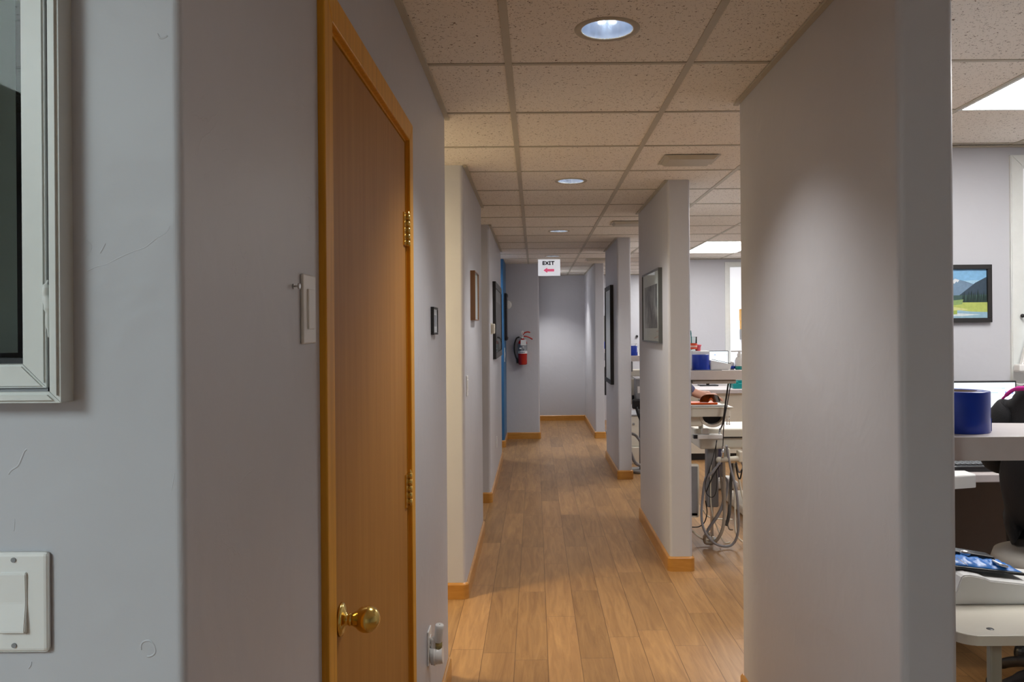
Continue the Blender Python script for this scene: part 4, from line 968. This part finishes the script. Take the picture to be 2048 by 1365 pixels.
# dental chair beyond
def dental_chair(x, y, label):
    o = thing('dental_chair', label, 'dental chair', (x, y, 0), 'dental chairs in the bays')
    up = plain('cream upholstery', (.66, .62, .54), .5)
    mb = MB(); mb.box(x-.27, x+.27, y-.1, y+.75, .52, .64, up, bev=.045, seg=4); mb.build('seat', parent=o)
    mb = MB(); mb.box(x-.22, x+.22, y+.72, y+1.25, .54, .64, up, bev=.04, seg=4); mb.build('leg_rest', parent=o)
    m4 = Matrix.Translation((x, y-.08, .6)) @ Matrix.Rotation(.35, 4, 'X') @ Matrix.Translation((-x, -(y-.08), -.6))
    mb = MB(); mb.box(x-.26, x+.26, y+.65, y+.72, .60, .62, up); mb.build('seam', parent=o)
    mb = MB(); mb.box(x-.15, x+.15, y+.15, y+.7, .08, .52, CREAM, bev=.03, seg=3); mb.build('pedestal', parent=o)
    mb = MB(); mb.box(x-.25, x+.25, y+.0, y+1.0, 0, .08, CREAM, bev=.02, seg=3); mb.build('foot_plate', parent=o)
    return o
dental_chair(1.87, 5.99, 'cream dental chair beyond the delivery unit in the second bay')

# third bay, seen through the narrow gap between stub walls
mb = MB(); yy = 8.35; Xg = lambda px, Y=yy: (px-VX)*Y/F
t = thing('bay_cabinet', 'beige cabinet on the floor between the second and third stub walls', 'cabinet', (1.1, 9.0, 0))
z1_, z0_ = P(1270, 832, 8.9).z, P(1270, 894, 8.9).z
mb = MB(); mb.box(.99, 1.45, 8.9, 9.35, z0_, z1_, CREAM, bev=.01); mb.build('body', parent=t)
mb = MB(); mb.box(.985, 1.46, 8.88, 9.36, z1_, z1_+.015, GREY, bev=.004); mb.build('top', parent=t)
mb = MB(); mb.box(1.145, 1.15, 8.895, 8.90, z0_+.02, z1_-.02, GREY); mb.build('door_gap', parent=t)
mb = MB(); mb.cyl((1.08, 8.885, z1_-.09), (1.08, 8.90, z1_-.09), .012, m=STEEL, n=16); mb.build('knob', parent=t)
mb = MB(); mb.box(.97, 1.46, 8.86, 9.38, 0, z0_, CREAM, bev=.008); mb.build('base', parent=t)
t = thing('suction_unit', 'black and grey suction unit with hoses in the gap beside the third stub wall', 'dental unit', (1.05, 8.35, 0))
q = P(1274, 790, 8.35)
mb = MB(); mb.box(q.x-.02, q.x+.12, 8.3, 8.45, q.z-.12, q.z+.17, GREY, bev=.01); mb.build('holder', parent=t)
mb = MB(); mb.box(q.x-.06, q.x+.04, 8.24, 8.30, q.z-.14, q.z-.04, BLACK, bev=.015); mb.build('valve', parent=t)
mb = MB(); mb.box(q.x+.0, q.x+.03, 8.296, 8.302, q.z+.02, q.z+.09, WPL); mb.build('label_plate', parent=t)
mb = MB(); mb.tube([(q.x-.02, 8.24, q.z-.12), (q.x-.0, 8.22, q.z-.2), (q.x+.05, 8.22, q.z-.28), (q.x+.16, 8.25, q.z-.3)], .016, BLACK, n=10); mb.build('hose', parent=t)
mb = MB(); mb.tube([P(1262, 868, 8.3), P(1272, 872, 8.3), P(1285, 890, 8.3)], .014, HOSEG, n=10); mb.tube([P(1261, 905, 8.3), P(1268, 922, 8.3), P(1276, 930, 8.3), P(1290, 932, 8.3)], .016, HOSEG, n=10); mb.build('floor_hose', parent=t)
mb = MB(); mb.cyl((q.x+.05, 8.37, .02), (q.x+.05, 8.37, q.z-.1), .03, m=GREY); mb.cyl((q.x+.05, 8.37, 0), (q.x+.05, 8.37, .03), .14, m=GREY); mb.build('post', parent=t)
t = thing('white_tray_arm', 'white swivel arm carrying a cream tray in the gap under the third ledge', 'tray', (1.0, 8.5, .95))
c = P(1268, 757, 8.5)
mb = MB(); mb.tube([(XR2, 8.5, c.z+.03), (c.x-.02, 8.5, c.z+.0), (c.x+.05, 8.5, c.z-.03), (c.x+.2, 8.5, c.z-.01)], .018, WPL, n=12); mb.build('arm', parent=t)
mb = MB(); c2 = P(1268, 745, 8.55); mb.box(c2.x-.06, c2.x+.25, 8.47, 8.6, c2.z-.04, c2.z+.03, CREAM, bev=.01); mb.build('tray', parent=t)
mb = MB(); c3 = P(1266, 800, 8.5); mb.box(c3.x-.03, c3.x+.03, 8.47, 8.56, c3.z-.05, c3.z+.22, IVORY, bev=.01); mb.build('pod', parent=t)
mb = MB(); mb.box(c3.x-.015, c3.x+.02, 8.463, 8.471, c3.z-.0, c3.z+.05, BLACK); mb.build('pod_button', parent=t)
# fourth bay sliver
c = P(1209, 800, 11.5)
t = thing('equipment_stand', 'dark equipment stand in the sliver beside the last stub wall', 'stand', (c.x+.03, 11.5, 0))
mb = MB(); mb.box(c.x-.005, c.x+.16, 11.45, 11.6, .55, .95, BLACK, bev=.01); mb.build('housing', parent=t)
mb = MB(); mb.cyl((c.x+.06, 11.52, .0), (c.x+.06, 11.52, .56), .03, m=GREY); mb.box(c.x, c.x+.14, 11.45, 11.6, 0, .04, GREY, bev=.01); mb.build('post', parent=t)
c = P(1209.5, 655, 12.5)
mb = MB(); mb.box(.945, 1.25, 13.17, 13.2, P(1209, 685, 13.2).z, P(1209, 632, 13.2).z, plain('dark olive board', (.10, .095, .08), .6), bev=.004); tag(mb.build('wall_board'), 'dark olive board on the end wall, seen right of the last stub wall', 'board')

# ------------------------------------------------------------------ right edge bay: painting, table, wedge, pouch
py_ = 4.05; tl, br = P(1979, 530, py_), P(1979, 645, py_); px1 = tl.x; px0 = px1-.36; pz1, pz0 = tl.z, br.z
pt = thing('mountain_painting', 'black framed painting of a mountain, firs and a river above the desk', 'painting', (px0+.18, py_, pz0))
fw = .022; mb = MB()
for a in ((px0, px1, pz0, pz0+fw), (px0, px1, pz1-fw, pz1), (px0, px0+fw, pz0+fw, pz1-fw), (px1-fw, px1, pz0+fw, pz1-fw)): mb.box(a[0], a[1], py_-.024, py_, a[2], a[3], BLACKM, bev=.0015, seg=1)
mb.build('frame', parent=pt)
ix0, ix1, iz0, iz1 = px0+fw, px1-fw, pz0+fw, pz1-fw
mb = MB(); lay = [0]
def shape(pts, col, rough=.7):
    lay[0] += 1; y_ = py_-.010-lay[0]*.00025
    tt = bmesh.new(); f = tt.faces.new([tt.verts.new((ix0+(ix1-ix0)*min(1, max(0, p[0])), y_, iz1-(iz1-iz0)*min(1, max(0, p[1])))) for p in pts])
    bmesh.ops.triangulate(tt, faces=[f]); bmesh.ops.recalc_face_normals(tt, faces=tt.faces)
    mb.merge(tt, plain('paint %d' % lay[0], col, rough, noise=.22, nscale=60))
shape([(0, 0), (1, 0), (1, .5), (0, .5)], (.20, .42, .66))
shape([(0, .30), (.2, .22), (.5, .24), (1, .22), (1, .5), (0, .5)], (.32, .52, .68))
shape([(0, .42), (.30, .38), (.42, .28), (.5, .19), (.58, .22), (.68, .27), (.78, .30), (1, .5), (1, .62), (0, .62)], (.16, .25, .36))
shape([(.44, .26), (.5, .19), (.57, .22), (.545, .27), (.52, .25), (.49, .30), (.47, .27), (.45, .31)], (.62, .66, .70))
shape([(.36, .42), (.43, .34), (.47, .40), (.41, .50), (.38, .47)], (.33, .42, .50))
shape([(.5, .60), (.68, .42), (.82, .28), (1, .16), (1, .66), (.5, .66)], (.035, .06, .09))
shape([(0, .55), (1, .52), (1, .72), (0, .72)], (.05, .10, .09))
def firs(x0, x1, base, h, n, col):
    for i in range(n):
        x_ = x0+(x1-x0)*(i+.5)/n+random.uniform(-.01, .01); hh_ = h*random.uniform(.7, 1.1); w_ = .022
        shape([(x_-w_, base), (x_-w_*.55, base-hh_*.45), (x_-w_*.3, base-hh_*.7), (x_, base-hh_), (x_+w_*.3, base-hh_*.7), (x_+w_*.55, base-hh_*.45), (x_+w_, base)], col)
firs(0, .40, .68, .25, 9, (.012, .028, .03)); firs(.60, 1.0, .70, .28, 12, (.014, .035, .032))
shape([(0, .68), (.35, .66), (.6, .68), (1, .68), (1, .90), (0, .90)], (.40, .47, .12))
shape([(.45, .64), (.62, .62), (.6, .72), (.42, .74)], (.22, .33, .12))
shape([(.0, .80), (.4, .76), (.7, .82), (.5, .88), (0, .9)], (.55, .56, .24))
shape([(0, .92), (.3, .86), (.55, .84), (.75, .87), (1, .88), (1, 1), (0, 1)], (.26, .42, .52))
shape([(.2, .95), (.5, .90), (.9, .93), (.6, .96)], (.58, .66, .68)); shape([(.4, .85), (.52, .84), (.52, .92), (.40, .93)], (.30, .40, .08))
mb.build('painted_scene', parent=pt)
# white bracket with sheet and cable on the near bay window casing
a = P(2025, 735, 4.0)
t = thing('wall_bracket', 'white bracket with a slanted white sleeve and curling cord above the lit monitor', 'bracket', (a.x+.1, 4.03, a.z))
mb = MB(); mb.box(a.x+.02, a.x+.24, 3.95, 4.03, a.z-.025, a.z+.012, WPL, bev=.008); tt = bmesh.new(); mb.box(a.x, a.x+.07, 3.94, 3.99, a.z-.018, a.z+.016, WPL, bev=.006); mb.build('shelf_plate', parent=t)
mb = MB(); tt = bmesh.new(); f = [tt.verts.new(v) for v in ((a.x+.03, 3.97, a.z+.01), (a.x+.10, 3.97, a.z+.01), (a.x+.20, 3.97, a.z+.30), (a.x+.12, 3.97, a.z+.32), (a.x+.075, 3.97, a.z+.19))]
ff = tt.faces.new(f); r = bmesh.ops.extrude_face_region(tt, geom=[ff]); bmesh.ops.translate(tt, verts=[g for g in r['geom'] if isinstance(g, bmesh.types.BMVert)], vec=(0, .03, 0)); bmesh.ops.recalc_face_normals(tt, faces=tt.faces); bmesh.ops.bevel(tt, geom=tt.edges[:], offset=.005, segments=2, affect='EDGES'); mb.merge(tt, WPL); mb.build('sleeve', parent=t)
mb = MB(); mb.tube([(a.x+.035, 3.95, a.z-.018), (a.x+.035, 3.93, a.z-.05), (a.x+.01, 3.91, a.z-.075), (a.x-.03, 3.90, a.z-.078), (a.x-.06, 3.895, a.z-.068), (a.x-.085, 3.895, a.z-.072)], .0032, WPL, n=8); mb.build('cord', parent=t)
mb = MB(); mb.cyl((a.x+.035, 3.95, a.z-.028), (a.x+.035, 3.95, a.z-.014), .006, m=GREY, n=12); mb.build('plug', parent=t)
mb = MB(); c = P(2048, 632, 4.03); mb.tube([(c.x-.012, 4.03, c.z), (c.x-.010, 4.005, c.z), (c.x+.012, 4.0, c.z+.006)], .005, BLACK, n=8); mb.sphere((c.x-.014, 4.018, c.z), .010, BLACK); tag(mb.build('window_crank'), 'small dark knob on the white window casing at the right edge', 'knob')

# rolling side table
TY0, TZ = 1.93, .734
x0 = P(1909, 0, TY0).x
tb = thing('side_table', 'cream rolling table top with rounded corner at the lower right edge', 'table', (x0+.3, 2.1, 0))
mb = MB(); mb.poly(rounded([(x0, TY0), (x0+.62, TY0), (x0+.62, TY0+.40), (x0, TY0+.40)], {0: .055, 1: .05, 2: .05, 3: .05}), TZ-.024, TZ, CREAM, topbev=.003); mb.build('table_top', parent=tb)
mb = MB(); lx = P(1978, 0, 2.02).x; mb.box(lx-.019, lx+.010, 2.0, 2.022, .05, TZ-.024, plain('olive grey tube', (.34, .33, .27), .4), bev=.004); mb.build('post', parent=tb)
mb = MB(); mb.box(lx-.02, lx+.40, 2.0, 2.04, .03, .06, GREY, bev=.006); mb.box(lx-.02, lx+.02, 1.98, 2.42, .03, .06, GREY, bev=.006); mb.build('foot_frame', parent=tb)
for q in ((lx, 2.0), (lx+.38, 2.02), (lx, 2.40)):
    mb = MB(); mb.cyl((q[0]-.01, q[1], .018), (q[0]+.01, q[1], .018), .018, m=BLACK, n=20); mb.cyl((q[0], q[1], .018), (q[0], q[1], .04), .006, m=STEEL, n=12); mb.build('caster', parent=tb)
mb = MB(); c = P(1978, 1266, 1.98); mb.lathe([(0, .0012), (.007, .0012), (.009, .0)], (c.x, 1.975, TZ), m=BLACK, n=20); mb.build('hole_plug', parent=tb)
mb = MB(); mb.box(x0-.008, x0+.004, TY0+.03, TY0+.07, TZ-.02, TZ+.02, BLACK, bev=.002); mb.build('clip', parent=tb)
# white sloped scale/tray
wx0 = P(1905, 0, 2.15).x; yw0 = 2.145
t = thing('sloped_tray', 'white sloped plastic tray on the cream rolling table', 'tray', (wx0+.15, yw0+.08, TZ))
prof = [(0, .0), (.0, .012), (.022, .073), (.03, .078), (.045, .079), (.085, .071), (.10, .064), (.32, .040), (.34, .035), (.325, .012), (.315, 0)]
mb = MB(); tt = bmesh.new(); va = [tt.verts.new((wx0-.012+p[0], yw0, TZ+.0008+p[1])) for p in prof]; vb = [tt.verts.new((wx0-.012+p[0], yw0+.17, TZ+.0008+p[1])) for p in prof]; n = len(prof)
for i in range(n): tt.faces.new([va[i], va[(i+1) % n], vb[(i+1) % n], vb[i]])
tt.faces.new(va); tt.faces.new(vb[::-1]); bmesh.ops.recalc_face_normals(tt, faces=tt.faces)
bmesh.ops.bevel(tt, geom=[e for e in tt.edges if len(e.link_faces) == 2 and e.calc_face_angle() > .8], offset=.003, segments=3, affect='EDGES'); mb.merge(tt, WPL); mb.build('shell', parent=t)
# blue pouch and black case on it
m4 = Matrix.Translation((wx0+.04, yw0+.02, TZ+.082)) @ Matrix.Rotation(.115, 4, 'Y')
bag = plain('crumpled blue film', (.01, .16, .55), .35, coat=.1, bump=.8, bscale=30)
t = thing('zip_pouch', 'black case with a blue plastic pouch lying on the white sloped tray', 'pouch', (wx0+.1, yw0+.1, TZ+.08))
mb = MB(); mb.box(-.05, .165, .02, .14, 0, .008, BLACK, bev=.003, mat4=m4); mb.build('case_base', parent=t)
mb = MB(); tt = bmesh.new(); g = bmesh.ops.create_grid(tt, x_segments=26, y_segments=14, size=.5)
for v in tt.verts:
    u_, v_ = v.co.x, v.co.y; e_ = max(0, 1-(2*abs(u_))**6)*max(0, 1-(2*abs(v_))**6)
    v.co = Vector((.058+u_*.20, .075+v_*.10, .009+e_*(.012-.008*u_+.004*math.sin(u_*31+v_*13)+.003*math.sin(v_*40))))
for f in tt.faces: f.smooth = True
mb.merge(tt, bag, m4); mb.build('blue_sleeve', parent=t)
mb = MB(); mb.box(-.05, .12, .09, .14, .018, .034, BLACK, bev=.005, mat4=m4 @ Matrix.Rotation(.05, 4, 'Y')); mb.build('black_flap', parent=t)
mb = MB(); mb.sphere((0, 0, 0), .016, STEEL, (1, .5, .5)); mb.bm.transform(m4 @ Matrix.Translation((.035, .09, .030))) ; mb.build('metal_badge', parent=t)
mb = MB(); mb.tube([m4 @ Vector((-.02, .03, .028)), m4 @ Vector((-.005, .028, .020)), m4 @ Vector((.01, .026, .012))], .001, WPL, n=6); mb.build('zipper', parent=t); mb = MB(); mb.tube([m4 @ Vector((.09, .05, .026)), m4 @ Vector((.10, .03, .022)), m4 @ Vector((.12, .03, .018))], .004, STEEL, n=8); mb.build('zipper', parent=t)

# stool with star base
sx, sy, sz = 1.95, 2.98, .615
st = thing('rolling_stool', 'grey upholstered rolling stool under the black clad person', 'stool', (sx, sy, 0))
stup = plain('stool upholstery', (.30, .28, .25), .6)
mb = MB(); mb.lathe([(0, -.07), (.19, -.07), (.225, -.055), (.24, -.02), (.23, .01), (.19, .022), (0, .02)], (sx, sy, sz), m=stup, n=48); mb.build('seat', parent=st)
mb = MB(); mb.cyl((sx, sy, .12), (sx, sy, sz-.07), .024, m=BLACK, n=20); mb.cyl((sx, sy, .10), (sx, sy, .32), .034, m=BLACK, n=20); mb.build('gas_column', parent=st)
for k in range(5):
    a_ = 2*PI*k/5+.62; d_ = Vector((math.cos(a_), math.sin(a_), 0)); c0 = Vector((sx, sy, 0))
    mb = MB(); mb.tube([c0+d_*.02+Vector((0, 0, .19)), c0+d_*.12+Vector((0, 0, .185)), c0+d_*.24+Vector((0, 0, .14)), c0+d_*.31+Vector((0, 0, .09))], [.03, .026, .02, .016], BLACK, n=10); lg = mb.build('base_arm', parent=st)
    mb = MB(); c1 = c0+d_*.31; s_ = Vector((-d_.y, d_.x, 0)); mb.cyl(c1+s_*.018+Vector((0, 0, .028)), c1-s_*.018+Vector((0, 0, .028)), .028, m=BLACK, n=20); mb.cyl(c1+Vector((0, 0, .028)), c1+Vector((0, 0, .09)), .009, m=STEEL, n=12); mb.build('caster', parent=st)

# ------------------------------------------------------------------ people
def skin_body(name, joints, edges, m, parent, root=0, sub=2):
    me = bpy.data.meshes.new(name); off = parent_world(parent)
    me.from_pydata([Vector(j[:3])-off for j in joints], edges, []); me.materials.append(m)
    o = bpy.data.objects.new(name, me); COL.objects.link(o); o.parent = parent
    sk = o.modifiers.new('skin', 'SKIN'); sk.use_smooth_shade = True; sk.branch_smoothing = .3
    for i, j in enumerate(joints):
        r = j[3]; d = me.skin_vertices[0].data[i]; d.radius = (r, j[4] if len(j) > 4 else r); d.use_root = (i == root)
    ss = o.modifiers.new('sub', 'SUBSURF'); ss.levels = sub; ss.render_levels = sub
    dg = bpy.context.evaluated_depsgraph_get(); nm_ = bpy.data.meshes.new_from_object(o.evaluated_get(dg))
    nm_.materials.clear(); nm_.materials.append(m)
    o.modifiers.clear(); o.data = nm_
    for p in nm_.polygons: p.use_smooth = True
    return o
def hand(mb, wrist, d, up, s=1.0, side=1):
    """palm plus five fingers; d = pointing direction, up = back of the hand"""
    d = Vector(d).normalized(); up = Vector(up).normalized(); r = d.cross(up).normalized()*side; wv = Vector(wrist)
    mb.tube([wv-d*.01, wv+d*.03*s, wv+d*.07*s, wv+d*.088*s], [.024*s, .032*s, .036*s, .030*s], SKIN, n=12)
    for i, ln in enumerate((.070, .080, .074, .058)):
        b = wv+d*.082*s+r*(-.027+.018*i)*s
        mb.tube([b, b+d*ln*.45*s-up*.002, b+d*ln*.8*s-up*.014*s, b+d*ln*.95*s-up*.030*s], [.0088*s, .0082*s, .0075*s, .006*s], SKIN, n=8)
    b = wv+d*.03*s-r*.028*s
    mb.tube([b, b+d*.025*s-r*.022*s-up*.006, b+d*.05*s-r*.030*s-up*.014], [.011*s, .010*s, .0075*s], SKIN, n=8)
def head(o, c, fwd, skin, hairm, hair_len=.0):
    f = Vector(fwd).normalized(); z = Vector((0, 0, 1)); r = f.cross(z).normalized(); c = Vector(c)
    M4 = Matrix((( r.x, f.x, 0, c.x), (r.y, f.y, 0, c.y), (0, 0, 1, c.z), (0, 0, 0, 1)))
    mb = MB(); tt = bmesh.new(); bmesh.ops.create_uvsphere(tt, u_segments=40, v_segments=26, radius=1)
    for v in tt.verts:
        x_, y_, z_ = v.co; k = 1-.28*max(0, -z_)**1.2
        v.co = Vector((x_*.076*k, y_*.094*(1-.10*max(0, -z_))+.01*max(0, -z_), z_*.118))
        if y_ > .5:
            v.co.y += .020*math.exp(-((x_/.13)**2))*math.exp(-((z_+.14)/.16)**2)          # nose
            v.co.y += .006*math.exp(-((x_/.30)**2))*math.exp(-((z_+.47)/.07)**2)          # lips
            v.co.y -= .008*math.exp(-(((abs(x_)-.38)/.17)**2))*math.exp(-((z_-.05)/.11)**2)  # sockets
    for f_ in tt.faces: f_.smooth = True
    mb.merge(tt, skin, M4)
    for s in (-1, 1): mb.sphere(M4 @ Vector((s*.078, -.005, -.005)), .024, skin, (.5, .7, 1.1), n=16)
    mb.build('head', parent=o)
    mb = MB()
    for s in (-1, 1): mb.sphere(M4 @ Vector((s*.030, .083, .006)), .011, plain('eye', (.7, .7, .7), .2), n=16); mb.sphere(M4 @ Vector((s*.030, .092, .006)), .005, BLACK, n=12)
    mb.build('eyes', parent=o)
    mb = MB(); tt = bmesh.new(); bmesh.ops.create_uvsphere(tt, u_segments=36, v_segments=24, radius=1)
    for v in tt.verts:
        x_, y_, z_ = v.co; v.co = Vector((x_*.086, y_*.102-.012, z_*.122+.010))
    bmesh.ops.delete(tt, geom=[v for v in tt.verts if (v.co.y > .045 and v.co.z < .062) or v.co.z < -.10], context='VERTS')
    for f_ in tt.faces: f_.smooth = True
    bmesh.ops.solidify(tt, geom=tt.faces[:], thickness=.008)
    mb.merge(tt, hairm, M4)
    if hair_len: mb.tube([M4 @ Vector((0, -.09, .02)), M4 @ Vector((0, -.12, -.08)), M4 @ Vector((0, -.11, -.08-hair_len))], [.05, .045, .02], hairm, n=14)
    mb.build('hair', parent=o)

pr_ = thing('person', 'person in a black jacket seated on the stool, back turned, at the right edge', 'person', (1.95, 2.98, 0))
cx, cy = 1.915, 2.98
TH = math.radians(-35)
def rp(dx, dy, z, *r_):
    return (cx+dx*math.cos(TH)-dy*math.sin(TH), cy+dx*math.sin(TH)+dy*math.cos(TH), z) + r_
def rd(dx, dy, z): return (dx*math.cos(TH)-dy*math.sin(TH), dx*math.sin(TH)+dy*math.cos(TH), z)
sh = .138
J = [rp(-.04, 0, .81, .22, .17), rp(-.03, -.01, .94, .20, .17), rp(0, .01, 1.08, .155, .12), rp(0, .02, 1.18, .12, .09), rp(0, .03, 1.30, .055),
     rp(-sh, .02, 1.175, .066), rp(-.195, -.0, 1.06, .060), rp(-.205, .03, .965, .054), rp(-.18, .20, .92, .045), rp(-.13, .34, .905, .034),
     rp(sh, .02, 1.175, .066), rp(.215, -.01, 1.07, .062), rp(.22, .03, .965, .056), rp(.20, .18, .92, .045), rp(.16, .32, .905, .034),
     rp(-.10, .06, .725, .085), rp(-.13, .36, .700, .070), rp(-.12, .38, .44, .06), rp(-.11, .36, .17, .045),
     rp(.10, .06, .725, .085), rp(.13, .36, .700, .070), rp(.12, .38, .44, .06), rp(.11, .36, .17, .045)]
Eg = [(0, 1), (1, 2), (2, 3), (3, 4), (3, 5), (5, 6), (6, 7), (7, 8), (8, 9), (3, 10), (10, 11), (11, 12), (12, 13), (13, 14), (0, 15), (15, 16), (16, 17), (17, 18), (0, 19), (19, 20), (20, 21), (21, 22)]
skin_body('body', J, Eg, CLOTHB, pr_)
mb = MB(); hand(mb, rp(-.125, .35, .905), rd(.12, 1, -.05), (0, 0, 1), 1, 1); mb.build('hand', parent=pr_)
mb = MB(); hand(mb, rp(.155, .33, .905), rd(-.12, 1, -.05), (0, 0, 1), 1, -1); mb.build('hand', parent=pr_)
mb = MB(); mb.cyl(rp(0, .03, 1.26), rp(0, .05, 1.42), .054, .05, SKIN); mb.build('neck', parent=pr_)
head(pr_, rp(.01, .07, 1.50), rd(0, 1, -.1), SKIN, HAIR, .12)
mb = MB(); mb.tube([rp(-.165, .0, 1.20), rp(-.13, -.02, 1.235), rp(-.09, -.05, 1.246), rp(0, -.08, 1.25), rp(.09, -.05, 1.246), rp(.13, -.02, 1.235)], [.004, .007, .009, .010, .009, .007], MAG, n=12); mb.build('magenta_hood_trim', parent=pr_)
for s_ in (-1, 1):
    mb = MB(); c_ = rp(s_*.115, .42, 0); R4 = Matrix.Translation(c_) @ Matrix.Rotation(TH, 4, 'Z')
    mb.box(-.045, .045, -.12, .12, .09, .16, BLACK, bev=.03, seg=4, mat4=R4); mb.build('shoe', parent=pr_)
# second person, in the next bay
p2 = thing('person', 'person in slate scrubs seated beyond the second ledge, one bare forearm reaching right', 'person', (1.26, 7.55, 0))
bx2, by2 = 1.26, 7.55
J = [(bx2, by2, .62, .15, .15), (bx2+.01, by2, .78, .14, .13), (bx2+.03, by2, .93, .145, .14), (bx2+.01, by2, 1.08, .10, .11), (bx2+.0, by2, 1.17, .05),
     (bx2+.02, by2-.155, 1.06, .062), (bx2+.10, by2-.18, .96, .052), (bx2+.19, by2-.18, .90, .046), (bx2+.02, by2+.155, 1.06, .062), (bx2+.10, by2+.19, .94, .052), (bx2+.16, by2+.19, .88, .046),
     (bx2+.05, by2-.09, .58, .09), (bx2+.40, by2-.12, .57, .07), (bx2+.42, by2-.12, .32, .055), (bx2+.40, by2-.12, .10, .045), (bx2+.05, by2+.09, .58, .09), (bx2+.40, by2+.12, .57, .07), (bx2+.42, by2+.12, .32, .055), (bx2+.40, by2+.12, .10, .045)]
Eg = [(0, 1), (1, 2), (2, 3), (3, 4), (3, 5), (5, 6), (6, 7), (3, 8), (8, 9), (9, 10), (0, 11), (11, 12), (12, 13), (13, 14), (0, 15), (15, 16), (16, 17), (17, 18)]
skin_body('body', J, Eg, SCRUB, p2)
for s in (-1, 1):
    mb = MB(); mb.tube([(bx2+.15, by2+s*.18, .92), (bx2+.22, by2+s*.17, .885), (bx2+.33, by2+s*.14, .86)], [.04, .038, .027], SKIN, n=12); mb.build('forearm', parent=p2)
mb = MB(); hand(mb, (bx2+.32, by2-.14, .862), (1, .1, -.15), (0, 0, 1), .95, 1); mb.build('hand', parent=p2); mb = MB(); hand(mb, (bx2+.32, by2+.14, .862), (1, -.1, -.15), (0, 0, 1), .95, -1); mb.build('hand', parent=p2)
mb = MB(); mb.cyl((bx2, by2, 1.13), (bx2+.02, by2, 1.28), .05, .046, SKIN); mb.build('neck', parent=p2)
head(p2, (bx2+.04, by2, 1.36), (1, 0, -.3), SKIN, HAIR, 0)
for s in (-1, 1):
    mb = MB(); mb.box(bx2+.34, bx2+.60, by2+s*.12-.045, by2+s*.12+.045, 0, .08, WPL, bev=.03, seg=4); mb.build('shoe', parent=p2)
t = thing('rolling_stool', 'round grey stool hidden under the person in slate scrubs', 'stool', (bx2, by2, 0))
mb = MB(); mb.lathe([(0, -.07), (.17, -.07), (.20, -.04), (.19, 0), (0, .0)], (bx2, by2, .48), m=stup, n=36); mb.build('seat', parent=t)
mb = MB(); mb.cyl((bx2, by2, .03), (bx2, by2, .42), .03, m=STEEL); mb.cyl((bx2, by2, 0), (bx2, by2, .04), .22, m=BLACK, n=36); mb.build('base', parent=t)
